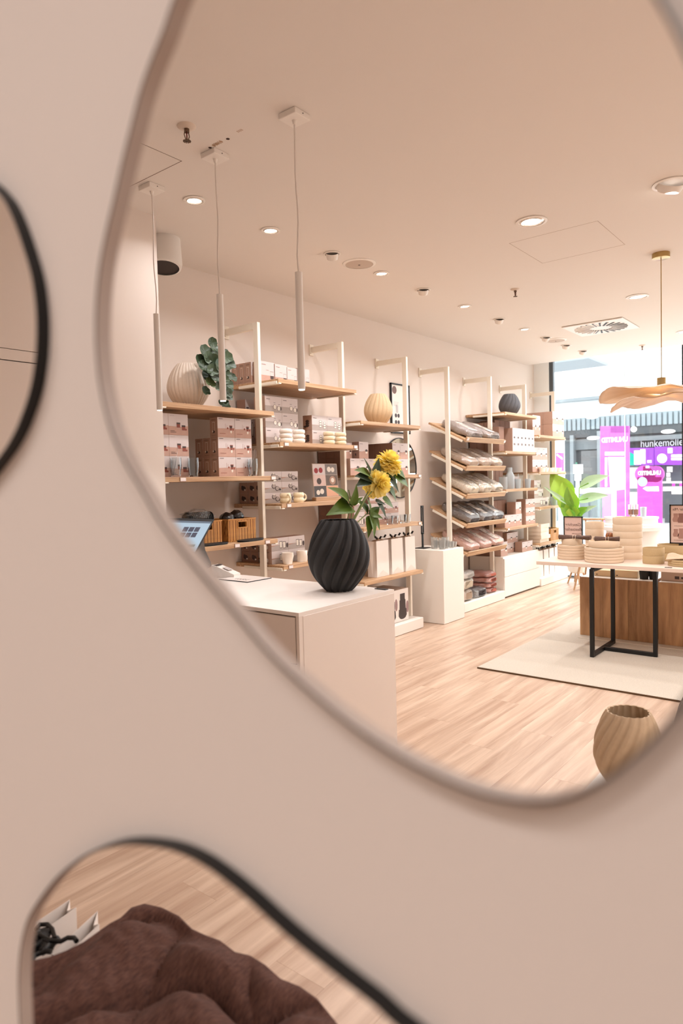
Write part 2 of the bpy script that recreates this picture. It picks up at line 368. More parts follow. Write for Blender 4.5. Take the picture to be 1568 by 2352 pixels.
for i, (x, y, k) in enumerate(row1):
    downlight(x, y, .062, k, ('round lit downlight' if k == 'face' else 'tilting eyeball downlight')+', %s from the pillar in the row along the shelf wall' % ordn[i], 2.6 if i == 0 else 7)
downlight(4.24, 1.77, .098, 'face', 'large bright round downlight just in front of the square ceiling hatch', 15)
downlight(6.67, 1.78, .098, 'face', 'large bright round downlight near the square air vent', 12)
downlight(8.70, 1.80, .098, 'face', 'large round downlight over the shop entrance at the frame edge', 10)
downlight(4.24, .95, .098, 'eye', 'large downlight with its drum turned out, at the right ceiling edge', 14)

def sprinkler(x, y, lab, s=1):
    t = empty('sprinkler', (x, y, CZ), lab, 'sprinkler', 'fire sprinklers on the ceiling')
    MB().lathe([(.038*s, 0), (.036*s, -.004), (.016*s, -.012)], 24, cap0=False).build('cover_plate', mat('sprink_cover', (214, 196, 180), .5), t)
    b = MB(); b.cyl(0, 0, -.024*s, -.010*s, .011*s, 6); b.tube([(-.009*s, 0, -.022*s), (-.013*s, 0, -.036*s), (-.006*s, 0, -.052*s)], .0022*s, 6); b.tube([(.009*s, 0, -.022*s), (.013*s, 0, -.036*s), (.006*s, 0, -.052*s)], .0022*s, 6)
    b.cyl(0, 0, -.056*s, -.050*s, .006*s, 8); b.build('frame', mat('chrome_dark', (120, 100, 86), .25, .9), t)
    MB().cyl(0, 0, -.050*s, -.022*s, .0026*s, 8).build('bulb', mat('bulb_red', (90, 20, 16), .2), t)
    d = MB()
    for k in range(12):
        a = k*PI/6; d.prism([(.005*s*math.cos(a-.25), .005*s*math.sin(a-.25)), (.016*s*math.cos(a-.14), .016*s*math.sin(a-.14)), (.016*s*math.cos(a+.14), .016*s*math.sin(a+.14)), (.005*s*math.cos(a+.25), .005*s*math.sin(a+.25))], -.059*s, -.0565*s)
    d.build('deflector', mat('chrome_dark', (120, 100, 86), .25, .9), t)
sprinkler(2.065, 2.49, 'brass-chrome fire sprinkler above the till pendants', 1.15); sprinkler(5.645, 2.511, 'small fire sprinkler between the hatch and the air vent', 1.1); sprinkler(9.2, 2.4, 'tiny fire sprinkler nearest the glass front', 1.1)
def ceiling_speaker(x, y, lab):
    t = empty('ceiling_speaker', (x, y, CZ), lab, 'speaker', 'round ceiling speakers')
    MB().lathe([(.125, 0), (.124, -.006), (.105, -.010)], 36, cap0=False, cap1=False).build('rim', RIM, t)
    MB().lathe([(.105, -.009), (.05, -.012), (.012, -.013)], 32, cap0=False).build('grille', mat('speaker_mesh', (196, 178, 164), .7, noise_amt=.2, nscale=900), t)
    MB().cyl(0, 0, -.016, -.012, .008, 12).build('badge', mat('badge_grey', (120, 104, 96), .4), t)
ceiling_speaker(4.159, 3.085, 'round flush ceiling speaker between downlights, nearer the pillar'); ceiling_speaker(8.07, 3.084, 'round flush ceiling speaker at the far end near the glass front')
# air vent with radial slats
t = empty('air_vent', (7.725, 2.445, CZ), 'square white swirl air vent with radial slots in the ceiling', 'vent')
MB().box(-.32, .32, -.32, .32, -.014, -.002, bev=.004).build('plate', RIM, t)
sm_ = MB().box(.115, .275, -.009, .009, -.0175, -.0135, 0, Matrix.Identity(4)).mesh('slat', mat('vent_slot', (60, 70, 74), .6))
sb = MB().box(.115, .275, .009, .020, -.021, -.0135).mesh('slat', RIM)
for k in range(24):
    put('slat', sm_, t, (0, 0, 0), (0, 0, k*PI/12)); put('slat', sb, t, (0, 0, 0), (0, 0, k*PI/12))
# wall projector-like speaker behind pillar
t = empty('wall_speaker', at(376, 572, 1, 3.72), 'white drum-shaped spotlight speaker hanging beside the pillar corner', 'speaker', rot=(math.radians(-8), math.radians(8), 0))
MB().lathe([(.088, .12), (.104, .11), (.118, -.10), (.112, -.13), (.098, -.135)], 36, cap1=False, cap0=True).build('body', mat('speaker_white', (226, 220, 214), .3), t, (0, 0, 0), (0, 0, 0))
MB().lathe([(.098, -.128), (.02, -.122)], 32).build('grille', mat('speaker_black', (48, 38, 34), .6, noise_amt=.5, nscale=500), t, (0, 0, 0))
MB().cyl(0, 0, .12, .20, .012, 12).build('bracket', RIM, t)

# slim tube pendants
def pendant(y, x, zt, lab, seed):
    t = empty('pendant_lamp', (x, y, CZ), lab, 'pendant lamp', 'slim white tube pendants over the counter')
    MB().box(-.05, .05, -.05, .05, -.026, 0, bev=.002).build('ceiling_box', RIM, t)
    MB().cyl(0, -.0505, -.0145, -.0115, .003, 8, M=None).build('screw', mat('screw', (90, 80, 76), .4), t)
    MB().cyl(0, 0, -.044, -.026, .0065, 12, r1=.011).build('cord_grip', RIM, t)
    pts = [(.003*math.sin(k*1.3+seed)*(0 if k in (0, 9) else 1), .004*math.sin(k*.9+seed)*(0 if k in (0, 9) else 1), -.03-(CZ-zt-.03)*k/9) for k in range(10)]
    MB().tube(pts, .0032, 8).build('cord', mat('cord_white', (222, 212, 204), .5), t)
    MB().lathe([(.008, zt-CZ+.002), (.0165, zt-CZ), (.0165, 1.902-CZ), (.0145, 1.899-CZ)], 24).build('tube', mat('tube_white', (232, 226, 220), .35), t)
    MB().cyl(0, 0, 1.8965-CZ, 1.8992-CZ, .0135, 20).build('lens', LIT, t)
    l = lamp((0, 0, 1.89-CZ), 1.2, .03, 100, name='pendant_beam'); l.parent = t
pendant(2.055, 2.313, 2.42, 'tube pendant farthest from the pillar, over the counter corner', 0)
pendant(2.592, 2.323, 2.425, 'middle tube pendant, in front of the trailing plant', 2)
pendant(3.13, 2.34, 2.424, 'tube pendant hanging against the white pillar edge', 4)

# ribbed paper pendant over display table
BRASS = mat('brass', (176, 150, 100), .3, .9)
t = empty('paper_pendant', (5.509, 1.303, CZ), 'wavy torn-edged paper pendant with brass fittings over the display table', 'pendant lamp')
MB().lathe([(.062, 0), (.062, -.036), (.055, -.038)], 32).build('ceiling_rose', BRASS, t)
MB().tube([(0, 0, -.03), (0, 0, -.93)], .0035, 8).build('cord', BRASS, t)
MB().cyl(0, 0, -.985, -.915, .031, 20).build('lamp_cap', BRASS, t)
def shade(r0, z0, amp, ph, slope, mt, nm):
    def fn(u, v):
        a = u*2*PI; rr = r0*v*(1+.07*math.sin(3*a+ph)+.012*noise.noise(Vector((a*14, ph, v*3))))
        z = z0-slope*v*v+amp*v*v*math.sin(2*a+ph)+.02*v*math.sin(5*a+ph)+.01*v*noise.noise(Vector((math.cos(a)*6, math.sin(a)*6, ph)))
        return (rr*math.cos(a), rr*math.sin(a), z)
    b = MB(); b.grid(fn, 120, 14, 0, True); o = b.build(nm, mt, t); md = o.modifiers.new('thick', 'SOLIDIFY'); md.thickness = .004; return o
PAPL = bpy.data.materials.new('torn_paper'); PAPL.use_nodes = True
nt = PAPL.node_tree; bs = nt.nodes['Principled BSDF']; bs.inputs['Base Color'].default_value = lin((238, 220, 206))+(1,); bs.inputs['Roughness'].default_value = .8
tr = nt.nodes.new('ShaderNodeBsdfTranslucent'); tr.inputs[0].default_value = lin((250, 226, 190))+(1,); mx = nt.nodes.new('ShaderNodeMixShader'); mx.inputs[0].default_value = .3
nt.links.new(bs.outputs[0], mx.inputs[1]); nt.links.new(tr.outputs[0], mx.inputs[2]); nt.links.new(mx.outputs[0], nt.nodes['Material Output'].inputs[0])
shade(.41, -.985, .040, 2.6, .050, PAPL, 'upper_shade'); shade(.34, -1.045, .03, 1.2, .060, PAPL, 'lower_shade')
l = lamp((0, 0, -1.0), 3.0, .06, 175, (1, .74, .42), name='paper_pendant_glow'); l.parent = t

# unseen side rows that light the room, in real fittings
for x in (1.2, 3.2, 5.4, 7.6):
    for y_ in (-.6, -1.9):
        downlight(x+.3, y_, .098, 'face', 'large round downlight over the far aisle, %s row, %s' % ('inner' if y_ > -1 else 'outer', {1.2: 'beside the mirror wall', 3.2: 'second from the mirror wall', 5.4: 'third from the mirror wall', 7.6: 'nearest the glass front'}[x]), 14, 'downlights over the far aisle')
for x, y_ in ((-.9, 3.0), (-.9, 1.5), (-.9, .2), (-.9, -1.2), (-2.2, 2.2), (-2.2, .6), (-2.2, -1.2)):
    downlight(x, y_, .098, 'face', 'large round downlight behind the viewer, %s' % {(-.9, 3.0): 'near row, by the shelf wall', (-.9, 1.5): 'near row, second from the shelf wall', (-.9, .2): 'near row, above the viewer', (-.9, -1.2): 'near row, by the far side wall', (-2.2, 2.2): 'rear row, by the shelf wall', (-2.2, .6): 'rear row, in the middle', (-2.2, -1.2): 'rear row, by the far side wall'}[(x, y_)], 9.6, 'downlights behind the viewer')

# ------------------------------------------------------------------ shelving
UP = [3.70, 4.727, 5.755, 6.59, 7.62, 8.64, 9.66]
upn = ['beside the pillar', 'left of the beige vase', 'in front of the framed poster', 'left of the textile packs', 'right of the textile packs', 'right of the charcoal vase', 'nearest the glass front']
YU = 3.72
for i, x in enumerate(UP):
    t = empty('shelf_upright', (x, YU, 0), 'cream steel shelf upright %s' % upn[i], 'shelf upright', 'steel shelf uprights')
    zb = .105 if i in (0, 1, 2, 3, 4, 6) else .507
    if i == 5: zb = .51
    MB().box(0, .03, 0, .05, zb if i else 0.0, 2.705, bev=.002).build('post', SHELFW, t)
    MB().box(0, .03, .05, YW-YU-.012, 2.655, 2.705, bev=.002).build('arm', SHELFW, t)
    b = MB(); b.box(-.012, .042, YW-YU-.012, YW-YU, 2.63, 2.73, bev=.002)
    b.cyl(-.004, YW-YU-.02, 2.645, 2.655, .006, 8); b.build('wall_bracket', SHELFW, t)
YF, YB = 3.56, 4.085
def shelf(x0, x1, z, lab, tags=()):
    t = empty('wooden_shelf', ((x0+x1)/2, (YF+YB)/2, z), lab, 'shelf', 'oak shelves on the wall uprights')
    hx = (x1-x0)/2; hy = (YB-YF)/2
    MB().box(-hx, hx, -hy, hy, -.032, 0, bev=.0015).build('board', OAK, t)
    for s in (-1, 1):
        X = s*hx
        b = MB(); b.box(min(X, X+s*.010), max(X, X+s*.010), -hy+.01, hy-.1, -.040, -.018, bev=.002)
        b.box(min(X, X-s*.03), max(X, X-s*.03), -hy-.004, hy-.1, -.040, -.032, bev=.001)
        b.build('bracket', SHELFW, t)
    for k in tags:
        g = MB(); g.box(k*hx-.024, k*hx+.024, -hy-.004, -hy, -.031, -.001, 0); g.build('price_tag_holder', mat('tag_clear', (150, 120, 100), .2), t)
        MB().box(k*hx-.022, k*hx+.022, -hy-.006, -hy-.004, -.027, -.005).build('price_tag', TAGM, t)
SH = {0: [2.014, 1.535, 1.063], 1: [2.266, 1.79, 1.322, .85], 2: [2.007, 1.532, 1.066, .588], 4: [2.27, 1.80, 1.336, .865], 5: [2.031, 1.543, 1.071, .585]}
XR = {0: (2.68, 3.69), 1: (3.745, 4.715), 2: (4.772, 5.742), 4: (7.665, 8.625), 5: (8.685, 9.645)}
nm = {0: 'in the bay beside the pillar', 1: 'in the second bay, with ring cups and mugs', 2: 'in the third bay, behind the peonies', 4: 'in the bay with the charcoal vase', 5: 'in the last bay by the glass front'}
lv = ['top', 'second', 'third', 'lowest']
tg = {(0, 1): (-.72, .94), (0, 2): (.18, .78), (1, 1): (-.86, .93), (1, 2): (-.84,), (1, 3): (-.84,), (2, 1): (-.9, .93), (2, 2): (.9,), (4, 1): (.95,), (4, 3): (-.9,)}
for b_, zs in SH.items():
    for i, z in enumerate(zs):
        w = 'bottom' if (b_ == 0 and i == 2) else lv[i]
        shelf(XR[b_][0], XR[b_][1], z, '%s oak shelf %s' % (w, nm[b_]), tg.get((b_, i), ()))
def platform(x0, x1, lab):
    tag(MB().box(x0, x1, 3.585, 4.07, .004, .105, bev=.003).build('base_platform', WHITE), lab, 'platform', 'low white base platforms')
platform(2.66, 3.66, 'low white platform hidden behind the counter'); platform(3.70, 4.715, 'low white platform behind the counter and black vase')
platform(4.745, 5.77, 'low white platform under the paper bags and vase carton'); platform(6.62, 7.645, 'low white platform holding folded textile packs'); platform(8.77, 9.75, 'low white platform under paper bags by the glass front')
# drawer cabinet
t = empty('drawer_cabinet', (8.21, 3.84, 0), 'white two-drawer cabinet under the bay with small boxes', 'cabinet')
MB().box(-.54, .54, -.225, .23, .02, .507, bev=.002).build('body', WHITE, t)
MB().box(-.52, .52, -.20, .22, .0, .02).build('plinth', mat('plinth_grey', (110, 100, 92), .6), t)
MB().box(-.538, .538, -.243, -.226, .022, .262, bev=.002).build('drawer', WHITE, t); MB().box(-.538, .538, -.243, -.226, .266, .488, bev=.002).build('drawer', WHITE, t)
# pedestal
tag(MB().box(5.992, 6.418, 3.475, 3.93, .003, .755, bev=.002).build('display_pedestal', WHITE), 'tall white display pedestal holding glassware between the bays', 'pedestal')

# tilted shelves in the textile bay
TZ = [1.885, 1.572, 1.267, .945, .634]
X3 = (6.635, 7.60); TS = math.atan2(.19, .395)
tn = ['grey-brown', 'beige', 'cream', 'charcoal', 'pink']
for i, z in enumerate(TZ):
    t = empty('tilted_shelf', (sum(X3)/2, YF, z), 'sloping oak shelf with front lip under the %s textile packs' % tn[i], 'shelf', 'sloping shelves in the textile bay', (TS, 0, 0))
    hx = (X3[1]-X3[0])/2
    MB().box(-hx, hx, .0, .50, 0, .022, bev=.0015).build('board', OAK, t)
    MB().box(-hx, hx, -.014, .0, -.005, .052, bev=.0015).build('front_lip', OAK, t)
    for s in (-1, 1): MB().box(min(s*hx, s*(hx+.01)), max(s*hx, s*(hx+.01)), .02, .45, -.022, .002, bev=.002).build('bracket', SHELFW, t)
    for s in (-.93, .96):
        if i == 0: MB().box(s*hx-.022, s*hx+.022, -.018, -.014, .016, .044).build('price_tag', TAGM, t)

# ------------------------------------------------------------------ product boxes
FILM = film('clear_film', (1, 1, 1), .26, .10, 1.0, 42)
FILM2 = film('thin_film', (1, 1, 1), .16, .12, 1.0, 60)
def motif(b, kind, w, h, y, face='front'):
    e = .0006
    def rect(x0, x1, z0, z1, mi, k=1):
        b.quad((x0*w, y-e*k, z0*h), (x1*w, y-e*k, z0*h), (x1*w, y-e*k, z1*h), (x0*w, y-e*k, z1*h), mi)
    def poly(ps, mi, k=2):
        b.add([(px_*w, y-e*k, pz*h) for px_, pz in ps], [list(range(len(ps)))], mi)
    def blob(cx, cz, rx, rz, mi, k=2): poly([(cx+rx*math.cos(a), cz+rz*math.sin(a)) for a in [i*PI/5 for i in range(10)]], mi, k)
    # materials: 0 card,1 sky,2 lower,3 ink,4 accent,5 cream
    if kind == 'tumbler':
        rect(0, 1, .38, 1, 1); poly([(0, 0), (1, 0), (1, .45), (.6, .4), (0, .42)], 2, 1.5)
        for cx, cz in ((.5, .5), (.76, .38)):
            poly([(cx-.10, cz+.2), (cx+.10, cz+.2), (cx+.085, cz-.16), (cx-.085, cz-.16)], 1, 2.2); poly([(cx-.095, cz+.08), (cx+.095, cz+.08), (cx+.085, cz-.15), (cx-.085, cz-.15)], 4, 2.6); rect(cx-.095, cx+.095, cz+.02, cz+.1, 3, 3)
        rect(.08, .3, .9, .93, 3); rect(.08, .38, .12, .14, 3, 3); rect(.08, .3, .18, .2, 3, 3); blob(.88, .28, .05, .05, 4, 3)
    elif kind == 'tea':
        rect(0, 1, .4, 1, 1); poly([(0, 0), (1, 0), (1, .5), (.5, .46), (0, .44)], 2, 1.5)
        poly([(.68, .62), (.86, .62), (.83, .36), (.71, .36)], 4, 2.4); rect(.7, .84, .48, .58, 3, 3); blob(.58, .47, .05, .05, 4); blob(.9, .42, .04, .07, 4)
        rect(.45, .46, .46, .7, 4, 2.4); rect(.54, .55, .46, .64, 4, 2.4); blob(.78, .3, .05, .09, 5); rect(.1, .45, .18, .2, 4, 3); rect(.06, .3, .92, .945, 3, 3)
    elif kind == 'coffee':
        rect(0, 1, .36, 1, 1); rect(0, 1, 0, .36, 2, 1.5); poly([(.7, .36), (.97, .36), (.95, .2), (.72, .2)], 3); rect(.72, .95, .06, .2, 5, 2.5); rect(.7, .94, .55, .56, 3, 3); rect(.7, .705, .36, .55, 3, 3); rect(.93, .935, .36, .55, 3, 3); rect(.1, .4, .85, .87, 4, 3); rect(.4, .6, .6, .61, 4, 3)
    elif kind == 'jars':
        rect(0, 1, .4, 1, 1); rect(0, 1, 0, .4, 2, 1.5)
        for cx, cz in ((.58, .34), (.82, .26)): blob(cx, cz, .10, .17, 3, 2); blob(cx, cz, .085, .15, 5, 3)
        rect(.08, .3, .8, .83, 3, 3); rect(.5, .62, .6, .62, 3, 3); rect(.78, .9, .5, .52, 3, 3); blob(.95, .26, .03, .12, 3, 2)
    elif kind == 'rings':
        rect(0, 1, .35, 1, 1); poly([(0, 0), (1, 0), (1, .4), (0, .32)], 2, 1.5)
        for cx, cz in ((.55, .44), (.82, .36)):
            for q in range(3): blob(cx, cz+(q-1)*.16, .105, .085, 3, 2+q*.2); blob(cx, cz+(q-1)*.16, .085, .068, 5, 2.7+q*.2)
        rect(.08, .3, .8, .83, 3, 3)
    elif kind == 'balls':
        rect(0, 1, .45, 1, 1); poly([(0, 0), (1, 0), (1, .5), (.5, .5), (0, .3)], 2, 1.5)
        for cx, cz, mi in ((.52, .6, 2), (.72, .38, 3)): blob(cx, cz, .13, .24, 3, 2); blob(cx+.01, cz+.02, .10, .19, 2, 3)
        blob(.52, .82, .06, .06, 5, 3.4); blob(.88, .28, .07, .1, 3, 2.5)
    elif kind == 'mugs':
        rect(0, 1, .45, 1, 1); poly([(0, 0), (1, 0), (1, .55), (0, .35)], 2, 1.5)
        for cx, cz in ((.55, .46), (.75, .42)): poly([(cx-.09, cz+.26), (cx+.09, cz+.26), (cx+.07, cz-.28), (cx-.07, cz-.28)], 3, 2); poly([(cx-.075, cz+.22), (cx+.06, cz+.22), (cx+.05, cz-.24), (cx-.06, cz-.24)], 5, 3)
        blob(.92, .36, .06, .2, 3, 2.5)
    elif kind == 'pot':
        rect(0, 1, .42, 1, 1); poly([(0, 0), (1, 0), (1, .52), (0, .38)], 2, 1.5); blob(.78, .46, .14, .10, 3); poly([(.66, .42), (.9, .42), (.86, .30), (.7, .30)], 5, 2.6); rect(.1, .4, .86, .88, 3, 3)
    elif kind == 'carafe':
        rect(0, 1, 0, 1, 1); blob(.5, .6, .2, .045, 3); rect(.3, .7, .44, .56, 1, 3); rect(.28, .72, .27, .36, 3); rect(.2, .5, .93, .95, 3)
    elif kind == 'side':
        rect(.04, .96, .03, .97, 0, 1)
def side_print(b, x, y0, y1, h, kind):
    """print on the -X face"""
    e = .0006; w = y1-y0
    def blob(cy, cz, ry, rz, mi, k=1): b.add([(x-e*k, y0+w*(cy+ry*math.cos(a)), h*(cz+rz*math.sin(a))) for a in [i*PI/5 for i in range(10)]], [list(range(10))], mi)
    def rect(a0, a1, z0, z1, mi, k=1): b.quad((x-e*k, y0+w*a0, h*z0), (x-e*k, y0+w*a1, h*z0), (x-e*k, y0+w*a1, h*z1), (x-e*k, y0+w*a0, h*z1), mi)
    if kind == 'glass': rect(.34, .66, .3, .78, 5, 1); rect(.37, .63, .32, .76, 0, 2); blob(.5, .28, .17, .07, 3, 2.5); blob(.62, .3, .08, .05, 5, 3); rect(.2, .8, .86, .875, 3); rect(.25, .75, .9, .91, 3); rect(.2, .8, .1, .11, 3)
    elif kind == 'dark': blob(.5, .45, .28, .22, 3); blob(.62, .58, .14, .14, 3, 2); blob(.33, .3, .1, .08, 5, 3)
    elif kind == 'cup': blob(.45, .3, .12, .16, 5); blob(.65, .28, .1, .13, 3, 2); rect(.2, .8, .9, .92, 3)
    elif kind == 'tower':
        for q in range(3): blob(.5, .3+q*.15, .2, .1, 3, 1+q*.2)
        blob(.75, .25, .16, .07, 3, 2)
    elif kind == 'text':
        for q in range(4): rect(.2, .8, .75-q*.1, .77-q*.1, 3)
        blob(.5, .25, .1, .08, 3)
_boxcache = {}
LOWER = {'tumbler': SAND, 'tea': SAND, 'coffee': SAND, 'pot': SAND, 'mugs': GREYS, 'jars': GREYS, 'rings': GREYS, 'balls': GREYS}
def pbox(x, y, z, w, d, h, kind, label, group, side=None, card=None, rz=0):
    """product box, x/y/z = front left bottom corner"""
    key = (round(w, 4), round(d, 4), round(h, 4), kind, side, card.name if card else '')
    if key not in _boxcache:
        b = MB(); b.box(0, w, 0, d, 0, h, 0, bev=.0014); motif(b, kind, w, h, 0)
        if side: side_print(b, 0, 0, d, h, side)
        _boxcache[key] = b.mesh('product_box', [card or CARD, PALE, LOWER.get(kind, GREYS), INK, TEA, CREAMP])
    o = put('product_box', _boxcache[key], None, (x, y, z), (0, 0, rz)); tag(o, label, 'box', group); return o
G_ = .0015
rown = {1: ['only'], 2: ['bottom', 'top'], 3: ['bottom', 'middle', 'top']}
def stack(x0, y0, z0, w, d, h, cols, rows, kind, what, where, group, side=None, card=None, deep=1, skip=(), coln=None, j=.0):
    coln = coln or {1: [''], 2: ['left column', 'right column'], 3: ['left column', 'centre column', 'right column']}.get(cols, ['column %s' % 'ABCDEFG'[i] for i in range(cols)])
    for c in range(cols):
        for r in range(rows):
            for k in range(deep):
                if (c, r, k) in skip: continue
                dp = '' if deep == 1 or k == 0 else (', one row back' if k == 1 else ', two rows back' if k == 2 else ', rearmost row')
                pos = ', '.join(q for q in ((rown.get(rows, rown[3])[min(r, 2)]+' of stack') if rows > 1 else '', coln[c]) if q)
                pbox(x0+c*(w+G_)+random.uniform(-j, j), y0+k*(d+G_), z0+.0005+r*(h+.0008), w, d, h, kind, ('%s, %s%s, %s' % (what, pos, dp, where)).replace(', ,', ','), group, side, card)
# bay 0
z = 1.535
stack(2.628, 3.645, z, .159, .10, .138, 2, 3, 'tumbler', 'pink tumbler carton', 'beside the pillar', 'tumbler cartons beside the pillar')
for r in range(3):
    for c in range(2):
        for k in range(3):
            if c == 1 and k > 0 or r == 2 and k > 0: continue
            pbox(3.207+c*.1625, 3.645+k*.083, z+.0005+r*.1388, .16, .081, .138, 'tea', 'dusty pink tea glass carton, %s of %s column%s' % (rown[3][r], ('left', 'right')[c], ('', ', one row back', ', two rows back')[k]), 'tea glass cartons beside the first upright', 'glass')
# bay 1 top shelf
z = 2.266
for i, x in enumerate((3.784, 3.945, 4.088, 4.214)):
    pbox(x, 3.785, z+.0005, (.152, .138, .118, .148)[i], .081, (.165, .160, .150, .158)[i], 'coffee', 'pale coffee glass carton, %s from the upright on the top shelf' % ('first', 'second', 'third', 'fourth')[i], 'coffee glass cartons on the top shelf', 'glass')
for k in range(3): pbox(3.765, 3.868+.0725*k, z+.0005, .15, .070, .165, 'coffee', 'upright pinkish carton seen side-on, %s from the wall on the top shelf' % ('third', 'second', 'nearest')[k], 'cartons seen side-on on the top shelf', 'glass')
z = 1.79
stack(3.762, 3.725, z, .186, .12, .121, 2, 3, 'jars', 'pale double-wall cup carton', 'behind white ring cups', 'cup cartons behind the white ring cups', 'text')
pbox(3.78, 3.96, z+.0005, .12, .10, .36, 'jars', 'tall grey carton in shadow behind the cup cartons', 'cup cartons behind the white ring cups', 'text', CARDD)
stack(4.262, 3.685, z, .196, .10, .121, 2, 2, 'rings', 'white ring cup carton', 'behind cream ring cups', 'ring cup cartons', 'tower')
z = 1.322
stack(3.768, 3.76, z, .192, .12, .083, 2, 3, 'balls', 'flat grey round mug carton', 'behind cream mugs', 'round mug cartons', 'dark', skip=())
for r in range(2):
    for k in range(2): pbox(3.80, 3.885+k*.098, z+.0005+r*.084, .15, .096, .083, 'balls', 'round mug carton seen side-on, %s row, %s the wall' % (('lower', 'upper')[r], ('off', 'against')[k]), 'round mug cartons seen side-on', 'dark')
z = .85
stack(3.762, 3.70, z, .192, .11, .1, 2, 2, 'mugs', 'lilac-grey crumpled cup carton', 'lowest shelf', 'crumpled cup cartons', 'cup')
for r in range(2):
    for k in range(2): pbox(3.80, 3.885+k*.098, z+.0005+r*.087, .15, .096, .085, 'mugs', 'brown cup carton seen side-on, %s row, %s the wall, lowest shelf' % (('lower', 'upper')[r], ('off', 'against')[k]), 'crumpled cup cartons seen side-on', 'dark', CARDD)
# bay 2
z = 1.532
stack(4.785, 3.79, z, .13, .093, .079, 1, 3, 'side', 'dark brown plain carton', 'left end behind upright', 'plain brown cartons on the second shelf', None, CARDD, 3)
stack(4.79, 3.705, z, .142, .08, .151, 2, 1, 'pot', 'pale pot carton', 'lower row left of peonies', 'pot cartons left of the peonies')
pbox(4.925, 3.705, z+.1525, .142, .08, .151, 'pot', 'pale pot carton standing on the lower row left of the peonies', 'pot cartons left of the peonies', 'text', CARDD)
pbox(4.79, 3.76, z+.1525, .10, .10, .14, 'pot', 'dim pot carton set back beside the upright', 'pot cartons left of the peonies', None, CARDD)
stack(5.085, 3.72, z, .142, .08, .151, 1, 1, 'pot', 'pale pot carton', 'directly behind the peonies', 'pot cartons left of the peonies')
stack(5.400, 3.665, z, .133, .071, .152, 2, 2, 'pot', 'pale pot carton', 'right of the peonies', 'pot cartons right of the peonies', None, CARDD)
for k in range(4): pbox(5.400, 3.738+k*.0725, z+.1529+.0005, .133, .071, .152, 'side', 'brown pot carton seen side-on in upper row, %s behind the front one' % ('first', 'second', 'third', 'fourth')[k], 'pot cartons seen side-on', None, CARDD); pbox(5.400, 3.738+k*.0725, z+.0005, .133, .071, .152, 'side', 'brown pot carton seen side-on in lower row, %s behind the front one' % ('first', 'second', 'third', 'fourth')[k], 'pot cartons seen side-on', None, CARDD)
z = 1.066
stack(4.785, 3.80, z, .13, .093, .105, 1, 2, 'side', 'dark brown plain carton', 'third shelf behind black vase', 'plain brown cartons on the third shelf', None, CARDD, 3)
stack(4.785, 3.67, z, .155, .09, .137, 1, 2, 'mugs', 'lilac-grey carton', 'behind the peony leaves', 'lilac cartons on the third shelf')
stack(4.96, 3.69, z, .185, .1, .1, 3, 2, 'tea', 'flat reddish teapot carton', 'behind shot glasses', 'teapot cartons behind the shot glasses')
pbox(5.06, 3.70, z+.2025, .185, .1, .06, 'tea', 'flat teapot carton lying on top of the teapot stacks', 'teapot cartons behind the shot glasses')
# vase carton on base
t = empty('vase_carton', (5.38, 3.66, .106), 'large white carton printed with two dark ribbed vases on the base platform', 'box')
MB().box(-.30, .235, 0, .30, 0, .315, bev=.002).build('carton', PAPERS, t)
f = MB(); f.quad((-.299, -.0008, .002), (.234, -.0008, .002), (.234, -.0008, .313), (-.299, -.0008, .313)); f.build('front_print', PAPER, t)
f = MB()
for cx in (-.06, .13):
    pr = [(.042, .27), (.042, .21), (.052, .205), (.055, .12), (.066, .115), (.072, .055), (.05, .03), (.02, .02)]
    f.add([(cx+r_, -.0015, z_) for r_, z_ in pr]+[(cx-r_, -.0015, z_) for r_, z_ in pr[::-1]], [list(range(16))])
f.build('vase_print', mat('print_vase', (70, 58, 54), .6, noise_amt=.3, nscale=90), t)
f = MB()
for cx, cz in ((.215, .13), (-.17, .16), (.02, .17)): f.add([(min(cx+.024*math.cos(a), .234), -.0012, cz+.06*math.sin(a)) for a in [i*PI/6 for i in range(12)]], [list(range(12))])
f.build('vase_print', mat('print_mauve', (158, 128, 126), .6), t)
# bay 4
z = 2.27
z = 1.80
for i in range(6): pbox(7.955+i*.1115, 3.60, z+.0005, .110, .15, .292, 'carafe', 'tall narrow white carafe carton, %s of six in the row' % ('leftmost', 'second', 'third', 'fourth', 'fifth', 'rightmost')[i], 'carafe cartons in a row', None, CARD)
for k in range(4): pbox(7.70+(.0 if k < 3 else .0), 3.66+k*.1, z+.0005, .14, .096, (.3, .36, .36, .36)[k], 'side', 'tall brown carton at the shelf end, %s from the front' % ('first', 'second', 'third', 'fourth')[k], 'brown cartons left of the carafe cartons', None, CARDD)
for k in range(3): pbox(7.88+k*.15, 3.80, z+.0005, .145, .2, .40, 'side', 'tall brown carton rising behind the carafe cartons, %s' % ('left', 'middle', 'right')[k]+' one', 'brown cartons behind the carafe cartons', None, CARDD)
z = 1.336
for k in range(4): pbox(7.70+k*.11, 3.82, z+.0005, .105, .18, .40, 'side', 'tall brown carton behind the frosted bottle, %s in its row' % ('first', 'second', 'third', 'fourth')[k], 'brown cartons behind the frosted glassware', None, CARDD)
for k in range(2): pbox(8.30+k*.15, 3.80, z+.0005, .145, .12, .15, 'pot', 'small pale carton behind the frosted cups, %s one' % ('left', 'right')[k], 'small cartons behind the frosted cups', None, CARD)
z = .865
stack(7.70, 3.60, z, .165, .12, .150, 3, 1, 'pot', 'pale pot carton', 'lower row beside the charcoal packs', 'pot cartons beside the charcoal packs')
pbox(8.02, 3.60, z+.1515, .165, .12, .150, 'pot', 'pale pot carton alone in the upper row beside the charcoal packs', 'pot cartons beside the charcoal packs')
